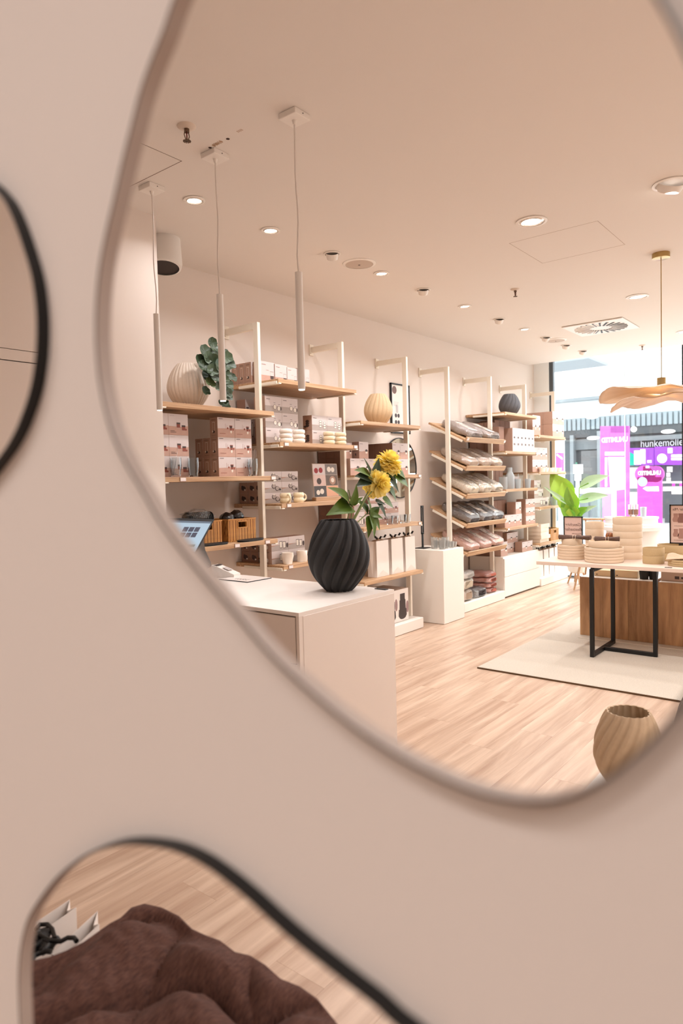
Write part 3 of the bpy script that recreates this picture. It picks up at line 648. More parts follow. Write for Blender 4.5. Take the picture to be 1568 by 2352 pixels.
stack(7.69, 3.75, z, .13, .12, .165, 3, 2, 'side', 'brown carton', 'back row beside the charcoal packs', 'brown cartons at the back', None, CARDD)
stack(8.325, 3.60, z, .145, .13, .108, 2, 3, 'pot', 'small pale teapot carton', 'right end beside the upright', 'teapot cartons by the far upright', None, CARD)
z = .508
stack(8.30, 3.645, z, .165, .10, .128, 2, 1, 'pot', 'small white pot carton', 'front of the drawer cabinet top', 'pot cartons on the drawer cabinet')
stack(8.10, 3.76, z, .165, .10, .128, 2, 2, 'pot', 'small white pot carton', 'second row on the drawer cabinet', 'pot cartons on the drawer cabinet', None, CARD)
stack(7.715, 3.665, z, .19, .12, .175, 1, 1, 'pot', 'taller white pot carton', 'left end of the drawer cabinet', 'pot cartons on the drawer cabinet')
stack(7.70, 3.80, z, .12, .20, .145, 3, 2, 'side', 'brown carton', 'back row on the drawer cabinet', 'brown cartons on the drawer cabinet', None, CARDD)
# bay 5
z = 2.031
stack(9.215, 3.58, z, .21, .135, .172, 2, 2, 'pot', 'washed-out pale carton', 'top shelf by the glass', 'pale cartons on the last top shelf', None, CARD, 3, skip=[(1, r, k) for r in (0, 1) for k in (1, 2)])
stack(8.72, 3.66, z, .13, .12, .27, 2, 1, 'pot', 'tall white carton', 'top shelf of the last bay', 'pale cartons on the last top shelf')
z = 1.543
stack(8.70, 3.66, z, .17, .12, .165, 3, 2, 'pot', 'washed-out pale carton', 'second shelf of the last bay', 'pale cartons on the last second shelf', None, CARD)
z = 1.071
for i, (x, w, q) in enumerate(((8.70, .44, 'bottom'), (8.70, .30, 'middle'), (8.70, .22, 'top'))): pbox(x, 3.64, z+.0005+i*.121, w, .16, .12, 'mugs', 'flat lilac carton, %s of the stepped pile in the last bay' % q, 'stepped lilac cartons', None, CARD)
pbox(9.15, 3.66, z+.0005, .15, .14, .12, 'mugs', 'flat lilac carton beside the stepped pile in the last bay', 'stepped lilac cartons')
z = .585
for i in range(5):
    o = pbox(8.80+random.uniform(-.012, .012), 3.60+random.uniform(-.01, .01), z+.0005+i*.05, .30, .20, .049, 'none', 'cream crinkled flat carton, %s of the pile in the last bay' % ('bottom', 'second', 'third', 'fourth', 'top')[i], 'cream cartons in a pile', None, mat('crinkle', (236, 220, 202), .6, bump=.8, bscale=18), random.uniform(-.04, .04))

# ------------------------------------------------------------------ ribbed swirl vases
def vase(x, y, z, R, H, mt, lab, ribs=13, twist=1.5, amp=.035, n=208, lean=0, rot=0, mouth=.56):
    t = empty('ribbed_vase', (x, y, z), lab, 'vase', None, (0, 0, rot))
    prof = []
    K = 40
    for j in range(K+1):
        s = j/K
        if s < .46: r = .42+(.58)*math.sin((s/.46)*PI/2)**.9
        else: r = mouth+(1-mouth)*math.cos((s-.46)/.54*PI/2)**.85
        prof.append((R*r, H*s))
    def rf(a, zz, r):
        s = zz/H; ph = a*ribs+twist*ribs*.5*s+.5*math.sin(3*a)
        c = .5+.5*math.cos(ph); q = c**2.2
        fine = .25*math.cos(ph*3+1)
        big = .012*math.cos(2*a+1.2*s)+.018*math.sin(3*a-2*s)*(.4+s)
        return r*(1-amp*1.6*q+amp*.25*fine+big)
    b = MB(); b.lathe(prof, n, rf=rf, cap1=False)
    inner = [(mouth*R*.93, H-.001), (mouth*R*.97, H-.02*R/.15), (R*.80, H*.62), (R*.82, H*.4), (R*.35, .02)]
    b2 = MB(); b2.lathe(inner, n, rf=lambda a, zz, r: rf(a, zz, r) if zz > H*.9 else r, cap0=False, cap1=True)
    # rim
    k = n; outer = [b.v[K*n+i] for i in range(n)]; inn = [b2.v[i] for i in range(n)]
    b3 = MB(); b3.add(outer+inn, [[i, (i+1) % n, n+(i+1) % n, n+i] for i in range(n)], 0, True)
    b.build('body', mt, t); b2.build('interior', mt, t); b3.build('rim', mt, t); return t
VB = mat('vase_black', (30, 28, 28), .62, noise_amt=.35, nscale=300, bump=.2, bscale=400)
VW = mat('vase_offwhite', (222, 206, 190), .7, noise_amt=.06, nscale=60)
VT = mat('vase_beige', (206, 178, 142), .75, noise_amt=.08, nscale=60)
VT2 = mat('vase_sand', (190, 164, 134), .75, noise_amt=.08, nscale=60)
VC = mat('vase_charcoal', (84, 84, 88), .75, noise_amt=.2, nscale=120)
VG = mat('vase_grey', (150, 142, 136), .7, noise_amt=.08, nscale=60)
vase(2.905, 2.345, .88, .172, .392, VB, 'large black swirl-ribbed vase of yellow peonies on the counter corner', 15, -2.2, .08, rot=.3, mouth=.54)
vase(3.115, 3.83, 2.0145, .148, .315, VW, 'off-white ribbed vase with the trailing plant on the top shelf', 30, .35, .03, mouth=.5)
vase(5.37, 3.80, 2.0075, .138, .30, VT, 'beige swirl-ribbed vase on the top shelf left of the poster', 18, -.8, .03, mouth=.5)
_v = at(1169.6, 950, 1, 3.80)
vase(_v.x, 3.80, 2.2705, .139, .285, VC, 'charcoal swirl-ribbed vase alone on the farthest high shelf', 14, -1.8, .035, mouth=.5)
vase(2.575, .725, .31, .125, .30, VT2, 'sand-coloured ribbed vase on the low plinth near the mirror edge', 17, -2.4, .04, mouth=.62, rot=.8)
vase(2.86, .50, .31, .14, .33, VG, 'grey ribbed vase partly hidden at the mirror edge on the low plinth', 17, -2.4, .04, mouth=.62)
tag(MB().box(2.33, 3.05, .25, .865, .002, .3095, bev=.002).build('low_plinth', WHITE), 'low pale plinth under the two vases by the mirror edge', 'plinth')

# ------------------------------------------------------------------ leaves
def leaf_mesh(L, W, mt, fold=.25, curl=.25, tip=.5, name='leaf', wav=0):
    b = MB()
    def fn(u, v):
        s = u*2-1; w = W*.5*math.sin(PI*v**tip)**.85 if 0 < v < 1 else 0.0008
        return (L*v, s*w, abs(s)*w*fold-curl*L*v*v+wav*W*math.sin(v*12+s*3)*abs(s))
    b.grid(fn, 7, 11); return b.mesh(name, mt)
def orient(base, tip, up=(0, 0, 1), roll=0):
    x = (Vector(tip)-Vector(base)).normalized(); z = Vector(up)-x*Vector(up).dot(x)
    if z.length < 1e-3: z = x.orthogonal()
    z.normalize(); y = z.cross(x); M = Matrix((x, y, z)).transposed().to_4x4(); M.translation = Vector(base)
    return M @ Matrix.Rotation(roll, 4, 'X')
def place(name, me, M, parent):
    o = put(name, me, parent); o.matrix_local = Matrix.Translation(-Vector(parent.location)) @ M; return o
# trailing round-leaf plant (hangs from the off-white vase)
t = empty('trailing_plant', (3.17, 3.80, 2.32), 'dark green round-leaved trailing plant spilling from the off-white vase', 'plant')
PY = 3.66
stems = [[(3.14, 3.80, 2.28), (3.20, 3.72, 2.42), (3.24, 3.66, 2.46)], [(3.14, 3.80, 2.28), (3.22, 3.70, 2.34), (3.30, 3.66, 2.16), (3.31, 3.63, 2.04)], [(3.14, 3.80, 2.28), (3.18, 3.68, 2.30), (3.16, 3.64, 2.16)], [(3.14, 3.80, 2.28), (3.27, 3.70, 2.30), (3.36, 3.64, 2.2)]]
for s_ in stems: MB().tube([Vector(p)-Vector(t.location) for p in s_], .003, 6).build('stem', mat('stem_dark', (70, 60, 44), .6), t)
def round_leaf(r, mt):
    b = MB()
    def fn(u, v):
        a = u*2*PI; q = r*v*(1-.35*max(0, math.cos(a))**8)*(1+.03*math.cos(7*a))
        return (q*math.cos(a)-.0*r, q*math.sin(a), .22*r*v*v+.05*r*v*math.cos(7*a))
    b.grid(fn, 28, 6, 0, True); return b.mesh('leaf', mt)
LD2 = mat('leaf_dusty', (70, 86, 62), .5, noise_amt=.3, nscale=30)
rl = [round_leaf(.056, LEAFD), round_leaf(.046, LD2), round_leaf(.037, LEAFD), round_leaf(.042, mat('leaf_olive', (72, 84, 48), .5, noise_amt=.3, nscale=30))]
# (px, py, radius idx, forward y)
for i, (px, py, k, yy) in enumerate([(487, 787, 2, 3.62), (492, 800, 2, 3.60), (472, 810, 0, 3.60), (478, 822, 1, 3.58), (462, 832, 0, 3.60), (470, 845, 0, 3.57), (490, 832, 0, 3.57), (500, 818, 1, 3.60), (516, 812, 2, 3.62), (521, 822, 1, 3.58), (524, 838, 0, 3.58), (505, 842, 0, 3.55), (488, 852, 1, 3.55), (497, 866, 0, 3.55), (482, 880, 3, 3.56), (493, 862, 1, 3.58), (472, 899, 2, 3.58), (505, 890, 1, 3.55), (515, 862, 0, 3.56), (533, 868, 2, 3.58), (521, 884, 1, 3.56), (512, 874, 1, 3.55), (525, 894, 2, 3.58), (524, 911, 2, 3.57), (513, 926, 2, 3.58), (520, 901, 1, 3.57), (495, 812, 0, 3.64), (507, 855, 0, 3.60), (480, 862, 0, 3.62), (518, 935, 2, 3.58)]):
    p = at(px, py, 1, yy); u = Vector((random.uniform(-.5, .1), -1, random.uniform(.0, .9)))
    tipv = p+Vector((random.uniform(-.6, .6), random.uniform(-.5, 0), -1)).normalized()
    place('leaf', rl[k], orient(p, tipv, u), t)

# peonies in the black vase
VX, VY = 2.905, 2.345
t = empty('peony_bouquet', (VX, VY, 1.10), 'two yellow peonies on leafy green stems in the black vase', 'flowers')
def V(px, py, dy=0): return at(px, py, 1, VY+dy)
def rel(p): return Vector(p)-Vector(t.location)
root = Vector((VX+.02, VY, 1.12))
f1c, f2c = V(893, 1062, -.02), V(868, 1112, -.03)
def stem(pts, r=.005): MB().tube([rel(p) for p in pts], r, 8, r1=r*.7).build('stem', STEM, t)
stem([root, V(812, 1190), V(836, 1145), V(872, 1085), f1c]); stem([root, V(818, 1185, -.02), V(840, 1145, -.03), f2c]); stem([root, V(806, 1200), V(808, 1160), V(800, 1125)], .004); stem([root, V(815, 1205), V(842, 1180), V(868, 1180)], .004); stem([V(852, 1140), V(880, 1100), V(910, 1085)], .004); stem([root, V(803, 1170), V(805, 1140)], .003)
YEL = bpy.data.materials.new('petal_yellow'); YEL.use_nodes = True
nt = YEL.node_tree; bs = nt.nodes['Principled BSDF']; bs.inputs['Roughness'].default_value = .6; bs.inputs['Subsurface Weight'].default_value = .0
tcn = nt.nodes.new('ShaderNodeTexCoord'); nn = nt.nodes.new('ShaderNodeTexNoise'); nn.inputs['Scale'].default_value = 16
cr = nt.nodes.new('ShaderNodeValToRGB'); cr.color_ramp.elements[0].position = .22; cr.color_ramp.elements[0].color = lin((250, 212, 62))+(1,); cr.color_ramp.elements[1].position = .5; cr.color_ramp.elements[1].color = lin((255, 246, 176))+(1,)
nt.links.new(tcn.outputs['Object'], nn.inputs['Vector']); nt.links.new(nn.outputs[0], cr.inputs[0]); nt.links.new(cr.outputs[0], bs.inputs['Base Color'])
tr = nt.nodes.new('ShaderNodeBsdfTranslucent'); tr.inputs[0].default_value = lin((255, 228, 90))+(1,); mx = nt.nodes.new('ShaderNodeMixShader'); mx.inputs[0].default_value = .45
nt.links.new(bs.outputs[0], mx.inputs[1]); nt.links.new(tr.outputs[0], mx.inputs[2]); nt.links.new(mx.outputs[0], nt.nodes['Material Output'].inputs[0])
def peony(c, axis, R, seed, nm='flower_head'):
    rnd = random.Random(seed); b = MB(); axis = Vector(axis).normalized(); ax2 = axis.orthogonal().normalized(); ax3 = axis.cross(ax2); N = 84
    for k in range(N):
        f = (k+.5)/N; th = math.radians(8+112*f**.62)+rnd.uniform(-.08, .08); a = k*2.39996
        rad = ax2*math.cos(a)+ax3*math.sin(a); tan = axis.cross(rad); big = f**.8
        d = rad*math.sin(th)+axis*math.cos(th); out = rad*math.cos(th)-axis*math.sin(th)
        L = R*(.74+.26*big)*rnd.uniform(.9, 1.06); W = R*(.30+.38*big); nu, nv = 7, 6; pts = []
        for j in range(nv):
            v = j/(nv-1); r_ = L*(.12+.88*v); ctr = d*r_*(1-.06*v*v)+out*(.16*L*v*v*(1 if f > .25 else -.6))
            for i in range(nu):
                u = i/(nu-1)*2-1; ww = W*.5*min(1, .25+1.5*v)*(1 if v < .9 else .82)
                jag = d*(.09*R*rnd.uniform(-.6, 1)) if j == nv-1 else Vector()
                pts.append(ctr+tan*(u*ww)-out*(.30*ww*u*u)+jag-d*(.25*ww*u*u*(1 if j == nv-1 else 0)))
        b.add([rel(c)+q for q in pts], [[j*nu+i, j*nu+i+1, (j+1)*nu+i+1, (j+1)*nu+i] for j in range(nv-1) for i in range(nu-1)], 0, True)
    return b.build(nm, YEL, t, recalc=False)
peony(f1c, (.1, -.35, .75), .100, 3); peony(f2c, (-.25, -.9, -.05), .096, 5)
MB().lathe([(.004, 0), (.014, .01), (.006, .03)], 10, M=Matrix.Translation(rel(f1c)+Vector((0, 0, -.03)))).build('sepal', LEAFM, t)
lm = [leaf_mesh(.115, .055, LEAFM, .25, .22), leaf_mesh(.14, .066, LEAFM, .3, .3), leaf_mesh(.10, .044, LEAFD, .25, .15)]
LV = [((852, 1095), (831, 1075), 0), ((850, 1100), (828, 1090), 2), ((853, 1105), (845, 1060), 2), ((858, 1100), (870, 1060), 2), ((860, 1100), (884, 1070), 0), ((862, 1108), (900, 1082), 1), ((885, 1085), (915, 1120), 2), ((890, 1082), (918, 1110), 1), ((900, 1085), (942, 1108), 0), ((905, 1078), (938, 1092), 1), ((880, 1075), (912, 1085), 2), ((892, 1120), (914, 1145), 0), ((846, 1100), (828, 1110), 2),
      ((804, 1160), (783, 1118), 1), ((804, 1162), (777, 1165), 1), ((806, 1162), (822, 1128), 1), ((808, 1160), (828, 1143), 0), ((845, 1180), (833, 1150), 1), ((848, 1182), (852, 1152), 0), ((850, 1182), (876, 1185), 1), ((848, 1184), (872, 1165), 0), ((850, 1184), (866, 1220), 1), ((846, 1184), (852, 1224), 1), ((855, 1184), (874, 1210), 0), ((862, 1152), (884, 1155), 2), ((866, 1152), (886, 1180), 2), ((878, 1145), (906, 1160), 0)]
for i, (a, b_, k) in enumerate(LV):
    A = V(*a, -.01); B = V(*b_, -.05+random.uniform(-.02, .03)); L = (B-A).length; me = lm[k]; s = L/((.115, .14, .10)[k])*1.22
    place('leaf', me, orient(A, B, (random.uniform(-.3, .1), -.8, .55+random.uniform(-.3, .4))) @ Matrix.Scale(s, 4), t)

# ------------------------------------------------------------------ till counter
t = empty('till_counter', (2.69, 2.77, 0), 'cream laminate till counter with drawers and the black vase on its corner', 'counter')
def cr_(x0, x1, y0, y1, z0, z1, nm_, mt=COUNTER, bev=.002): return MB().box(x0-2.69, x1-2.69, y0-2.77, y1-2.77, z0, z1, bev=bev).build(nm_, mt, t)
cr_(2.325, 3.078, 2.105, 3.43, .004, .862, 'body'); cr_(2.62, 3.078, 3.43, 3.545, .004, .862, 'body')
b = MB(); b.prism([(2.30-2.69, 2.10-2.77), (3.082-2.69, 2.10-2.77), (3.082-2.69, 3.55-2.77), (2.62-2.69, 3.55-2.77), (2.62-2.69, 3.43-2.77), (2.30-2.69, 3.43-2.77)], .862, .88); b.build('worktop', mat('worktop_white', (230, 220, 212), .35), t)
cr_(2.30, 2.326, 2.10, 2.118, .0, .862, 'side_edge', bev=0); cr_(2.3265, 3.08, 2.098, 2.106, .0, .8615, 'end_panel')
cr_(2.318, 2.33, 2.118, 3.43, .0, .862, 'carcass', mat('gap_dark', (84, 66, 56), .8), 0)
for k, (z0, z1) in enumerate(((.638, .855), (.346, .630), (.05, .338))):
    for q in range(2): cr_(2.303, 2.320, 2.127+q*.655, 2.774+q*.65, z0, z1, 'drawer')
# card terminal
p = Vector((2.965, 3.335, .8805)); t = empty('card_terminal', p, 'white wedge-shaped card reader on the counter', 'card reader', None, (0, 0, .25))
pr = [(-.085, 0), (.085, 0), (.085, .022), (.05, .035), (-.06, .075), (-.085, .078)]
Mx = Matrix(((0, 0, 1), (1, 0, 0), (0, 1, 0))).to_4x4()
b = MB(); b.prism([(-a, c) for a, c in pr], -.038, .038, 0, Mx); b.build('body', mat('terminal_white', (232, 222, 214), .35), t)
MB().box(-.03, .03, .045, .075, .0745, .0785, 0).build('card_slot', mat('slot_dark', (60, 50, 48), .5), t, (0, 0, 0))
MB().box(-.024, .024, -.02, .03, .0565, .0575).build('display', mat('disp_grey', (190, 180, 176), .3), t, (0, 0, .0), (.33, 0, 0))
# menu mat on the counter
t = empty('counter_sign', (2.955, 3.145, .8805), 'flat black-edged printed sheet lying on the counter', 'sign')
MB().box(-.105, .105, -.13, .13, 0, .004, bev=.001).build('edge', BLACK, t); MB().box(-.102, .102, -.127, .127, .004, .0052).build('sheet', mat('sheet_white', (228, 216, 208), .35), t)
f = MB()
for k in range(9): f.box(-.06+.006*(k % 2), -.052+.006*(k % 2), -.07+.012*k, -.064+.012*k, .0052, .0056); f.box(-.045, -.02-.004*(k % 3), -.07+.014*k, -.067+.014*k, .0052, .0056)
f.build('print', mat('sheet_ink', (120, 104, 98), .6), t)
tag(MB().box(3.035, 3.065, 2.125, 2.20, .8802, .884, bev=.001).build('pen_rest', BLACK), 'small black rest at the counter corner beside the vase', 'desk accessory')
# till screen
t = empty('till_screen', (2.80, 3.35, .8805), 'tilted touch till on a dark wedge stand behind the mirror edge', 'till')
def S(px, py, d=0.0): return at(px, py, 1, 3.05+d)
A, B_, Cc = S(334, 1192, -.02), S(487, 1197, .0), S(448, 1268, -.03)
# screen plane from three corners
u = (B_-A).normalized(); w_ = (Cc-B_); n_ = u.cross(w_).normalized()
Ms = Matrix((u, -w_.normalized(), n_)).transposed().to_4x4(); wl_ = (B_-A).length; hl = w_.length
Ms.translation = B_
def SB(x0, x1, y0, y1, z0, z1, nm_, mt, M=Ms):
    b = MB(); b.box(x0, x1, y0, y1, z0, z1, 0, Matrix.Translation(-Vector(t.location)) @ M); return b.build(nm_, mt, t)
sgn = 1 if n_.dot(EYE-B_) > 0 else -1
def zz(a, b): return (a, b) if sgn > 0 else (-b, -a)
# till: screen body faces the viewer, on wedge
SB(-wl_, .012, -hl*1.12, .014, *zz(-.014, 0), 'bezel', mat('bezel', (46, 44, 46), .35))
SCR = mat('screen_blue', (150, 176, 196), .3, emit=(160, 186, 206), estr=.35)
SB(-wl_, -.002, -hl*1.0, -.004, *zz(.0003, .0008), 'display', SCR)
SB(-wl_, -.002, -.018, -.004, *zz(.0009, .0012), 'toolbar', mat('scr_bar', (96, 112, 130), .3, emit=(96, 112, 130), estr=.2))
for r in range(2):
    for c in range(3): SB(-.098-c*.042, -.062-c*.042, -.082-r*.040, -.048-r*.040, *zz(.0009, .0012), 'screen_tile', mat('scr_tile', (70, 74, 92), .3, emit=(70, 74, 92), estr=.2))
SB(-.115, -.03, -hl*.84, -hl*.76, *zz(.0009, .0012), 'screen_button', mat('scr_btn', (92, 120, 126), .3, emit=(92, 120, 126), estr=.2))
tl = Vector(t.location)
a0 = at(455, 1262, 1, 3.12); a1 = at(485, 1312, 1, 3.33)
base = Vector((3.00, 3.42, .882))
P4 = [S(470, 1225, .02), S(430, 1270, .02)]
b = MB(); q = [at(468, 1235, 1, 3.16), at(448, 1272, 1, 3.14), at(455, 1318, 1, 3.40), at(486, 1302, 1, 3.46), at(484, 1290, 1, 3.46), at(472, 1262, 1, 3.30)]
off_ = Vector((-.10, .0, 0.0))
vs = [p_-tl for p_ in q]+[p_-tl+off_ for p_ in q]
nq = len(q); b.add(vs, [list(range(nq)), [nq+i for i in range(nq)][::-1]]+[[i, (i+1) % nq, nq+(i+1) % nq, nq+i] for i in range(nq)])
o = b.build('stand', mat('stand_dark', (74, 70, 68), .5), t); md = o.modifiers.new('b', 'BEVEL'); md.width = .006; md.segments = 2
MB().box(.10, .26, .02, .18, 0, .006, bev=.002).build('base_plate', mat('terminal_white', (232, 222, 214), .35), t)

# ------------------------------------------------------------------ baskets and black goods in bay 0
def wicker():
    m = bpy.data.materials.new('woven_bamboo'); m.use_nodes = True; nt = m.node_tree; b = nt.nodes['Principled BSDF']; N = nt.nodes.new; L = nt.links.new
    tc = N('ShaderNodeTexCoord'); br = N('ShaderNodeTexNoise'); mp = N('ShaderNodeMapping'); mp.inputs['Scale'].default_value = (70, 70, 16); br.inputs['Scale'].default_value = 1.5
    L(tc.outputs['Object'], mp.inputs[0]); L(mp.outputs[0], br.inputs['Vector']); cr = N('ShaderNodeValToRGB'); cr.color_ramp.elements[0].position = .35; cr.color_ramp.elements[0].color = lin((120, 72, 30))+(1,); cr.color_ramp.elements[1].position = .6; cr.color_ramp.elements[1].color = lin((206, 150, 84))+(1,)
    L(br.outputs[0], cr.inputs[0]); L(cr.outputs[0], b.inputs['Base Color']); bp = N('ShaderNodeBump'); bp.inputs['Distance'].default_value = .004; L(br.outputs[0], bp.inputs['Height']); L(bp.outputs[0], b.inputs['Normal']); b.inputs['Roughness'].default_value = .5
    return m
WK = wicker(); SLATM = mat('bamboo_slat', (200, 142, 78), .5, noise_amt=.25, nscale=40)
def basket(x0, x1, y0, y1, z, h, lab, hole=True):
    t = empty('bamboo_basket', ((x0+x1)/2, (y0+y1)/2, z), lab, 'basket', 'woven bamboo baskets'); w, d = (x1-x0)/2, (y1-y0)/2
    k = int(2*w/.0095); sw = 2*w/k
    for i in range(k):
        xx = -w+(i+.5)*sw; dk = (i % 3 == 1)
        if hole and abs(xx) < .042:
            b = MB(); b.box(-sw*.45, sw*.45, -.003, .003, .006, h*.62); b.box(-sw*.45, sw*.45, -.003, .003, h*.90, h)
        else:
            b = MB(); b.box(-sw*.45, sw*.45, -.003-(.0015 if i % 2 else 0), .003, .006, h)
        b.build('slat', SLATM if not dk else mat('bamboo_slat_dark', (150, 96, 46), .5, noise_amt=.2, nscale=40), t, (xx, -d+.003, 0))
    b = MB(); b.box(-w, -w+.008, -d+.008, d, 0, h, 0); b.box(w-.008, w, -d+.008, d, 0, h, 0); b.box(-w, w, d-.008, d, 0, h); b.box(-w, w, -d, d, 0, .006); b.box(-w, w, -d+.006, -d+.009, 0.006, h*.62); b.build('wall_panel', WK, t)
    b = MB(); b.tube([(-w, -d, h), (w, -d, h), (w, d, h), (-w, d, h)], .006, 6, closed=True); b.build('rim', SLATM, t)
    if hole: b = MB(); b.box(-.044, .044, -d-.005, -d+.004, h*.88, h*.93); b.box(-.044, .044, -d-.005, -d+.004, h*.60, h*.64); b.box(-.048, -.042, -d-.005, -d+.004, h*.6, h*.93); b.box(.042, .048, -d-.005, -d+.004, h*.6, h*.93); b.build('handle_trim', SLATM, t)
    return t
basket(3.295, 3.565, 3.665, 3.88, 1.064, .160, 'bamboo basket of black wrapped pouches beside the first upright'); basket(2.985, 3.245, 3.68, 3.88, 1.064, .160, 'bamboo basket of bristly black packs partly behind the till screen'); 
def crumple(cx, cy, cz, rx, ry, rz, mt, name, lab, cat, grp, seed, amp=.25, parent=None, n=22):
    b = MB()
    def fn(u, v):
        a = u*2*PI; th = v*PI; d = Vector((math.cos(a)*math.sin(th), math.sin(a)*math.sin(th), math.cos(th)))
        q = 1+amp*noise.noise(d*2.2+Vector((seed, seed*.7, 0)))+amp*.5*noise.noise(d*6+Vector((0, seed, seed)))
        return (rx*d.x*q, ry*d.y*q, rz*d.z*q)
    b.grid(fn, n, n//2+1, 0, True)
    o = b.build(name, mt, parent, (cx, cy, cz))
    if not parent: tag(o, lab, cat, grp)
    return o
BLK = mat('black_wrap', (24, 22, 24), .22, bump=.9, bscale=22, coat=.6)
for i, (cx, cz, rx) in enumerate(((3.38, 1.225, .06), (3.475, 1.238, .062))):
    t_ = crumple(cx, 3.77, cz, rx, .05, .05, BLK, 'wrapped_pouch', 'black plastic-wrapped pouch, %s one in the basket by the upright' % ('left', 'right')[i], 'pouch', 'black pouches in the basket', i+3, .15)
t = empty('brush_pack', (3.11, 3.77, 1.19), 'row of thin black discs in crinkled film sticking out of a basket', 'pack')
for i in range(13): MB().lathe([(.052, -.003), (.052, .003)], 18, M=Matrix.Translation((-.10+i*.0165, 0, .05)) @ Matrix.Rotation(PI/2+.12, 4, 'Y')).build('disc', mat('disc_black', (26, 24, 24), .5), t)
crumple(0, 0, .075, .125, .07, .045, FILM2, 'film', '', '', None, 4, .4, t, 30)
t = empty('brush_pack', (2.80, 3.74, 1.064), 'dark goods in crinkled clear film against the pillar edge', 'pack')
MB().lathe([(.04, 0), (.055, .05), (.05, .1), (.03, .14)], 18, M=Matrix.Translation((-.03, 0, 0)) @ Matrix.Diagonal((1.0, 1, .75, 1))).build('contents', mat('brown_black', (50, 36, 32), .5), t)
crumple(0, 0, .10, .15, .08, .075, FILM2, 'film', '', '', None, 8, .4, t, 30)
def tray(x, y, lab, rz):
    pts = [(.125*math.copysign(abs(math.cos(a))**.7, math.cos(a)), .045*math.copysign(abs(math.sin(a))**.7, math.sin(a))) for a in [i*PI/14 for i in range(28)]]
    b = MB(); b.prism(pts, 0, .005); b.prism([(px_*1.04, py_*1.08) for px_, py_ in pts], .005, .012); o = b.build('slate_tray', mat('slate', (22, 22, 22), .6, bump=.4, bscale=60), None, (x, y, 1.0645), (0, 0, rz)); tag(o, lab, 'tray', 'black trays on the shelf edge')
tray(3.46, 3.613, 'flat black tray before the basket beside the upright', .12); tray(3.10, 3.613, 'flat black tray before the middle basket', .02)

# ------------------------------------------------------------------ glassware and crockery
def tumbler(x, y, z, r, h, lab, grp, wavy=True, straw=False, mt=None, name='glass_tumbler', r1=None, n=24):
    mt = mt or GLASS; r1 = r1 or r*.8
    rf = (lambda a, zz, q: q*(1+.05*math.sin(zz/h*6+math.sin(a*2)*1.5))) if wavy else None
    t = empty(name, (x, y, z), lab, 'glass', grp)
    b = MB(); K = 8
    prof = [(r1, 0)]+[(r1+(r-r1)*j/K, h*j/K) for j in range(1, K+1)]+[(r*.93, h)]+[(r1*.9+(r*.93-r1*.9)*j/K, .01+(h-.01)*j/K) for j in range(K-1, -1, -1)]
    b.lathe(prof, n, rf=rf); b.build('glass', mt, t)
    if straw: MB().tube([(-r*.6, 0, .012), (r*.4, 0, h+.03), (r*.55, 0, h*1.55)], .003, 6).build('straw', mt, t)
    return t
for i, (x, s_) in enumerate(((2.80, True), (2.945, False), (3.492, True))):
    tumbler(x, 3.60, 1.536, .039, .126, ('rippled clear tumbler with glass straw nearest the pillar', 'rippled clear tumbler without straw, second from the pillar', 'rippled clear tumbler with glass straw nearest the upright')[i], 'rippled tumblers on the shelf', True, s_)
def ringcup(x, y, z, r, h, mt, lab):
    b = MB(); prof = [(r*.5, 0)]; q = h/6
    for k in range(3):
        for j in range(7):
            a = -PI/2+PI*j/6; prof.append((r*.80+r*.20*math.cos(a), q*(2*k+1)+q*math.sin(a)))
    prof += [(r*.7, h*.99), (r*.68, h*.3), (.001, h*.28)]
    b.lathe(prof, 28); tag(b.build('ring_cup', mt, None, (x, y, z)), lab, 'cup', 'three-ring cups')
CERW = mat('ceramic_white', (244, 234, 222), .18, coat=.5); CERC = mat('ceramic_cream', (232, 214, 180), .18, coat=.5)
for i, (x, mt) in enumerate(((3.875, CERW), (4.025, CERW), (4.400, CERC), (4.555, CERC))):
    ringcup(x, 3.62, 1.7905, .050, .107, mt, ('glossy white three-ring cup, left of the white pair', 'glossy white three-ring cup, right of the white pair', 'glossy cream three-ring cup, left of the cream pair', 'glossy cream three-ring cup at the shelf end')[i])
def mug(x, y, z, lab, hx):
    t = empty('bulged_mug', (x, y, z), lab, 'mug', 'cream bulged mugs')
    r, h = .044, .080; prof = [(r*.7, 0)]+[(r*(.86+.14*abs(math.sin(j/12*2*PI))), h*j/12) for j in range(13)]+[(r*.8, h), (r*.75, h*.2), (.001, h*.18)]
    MB().lathe(prof, 28).build('body', CERC, t)
    d = Vector(hx); MB().tube([d*(r*.88+.040*math.sin(a))+Vector((0, 0, h*.5+.028*math.cos(a))) for a in [PI*i/10 for i in range(11)]], .0075, 8).build('handle', CERC, t)
mug(3.855, 3.625, 1.3225, 'cream bulged mug with its handle toward the viewer', (-.35, -1, 0)); mug(4.02, 3.635, 1.3225, 'cream bulged mug with its handle to the side', (1, -.1, 0))
def crinkcup(x, y, z, lab, s):
    b = MB(); prof = [(.038, 0), (.041, .03), (.044, .06), (.047, .088), (.043, .089), (.038, .05), (.001, .02)]
    b.lathe(prof, 24, rf=lambda a, zz, r: r*(1+.10*math.sin(2*a+zz*60+s)+.05*math.sin(5*a-zz*90+s))); tag(b.build('crumpled_cup', CERW, None, (x, y, z)), lab, 'cup', 'crumpled white cups')
crinkcup(3.86, 3.625, .8505, 'crumpled white cup nearer the upright', 0); crinkcup(4.03, 3.625, .8505, 'crumpled white cup nearer the black vase', 2)
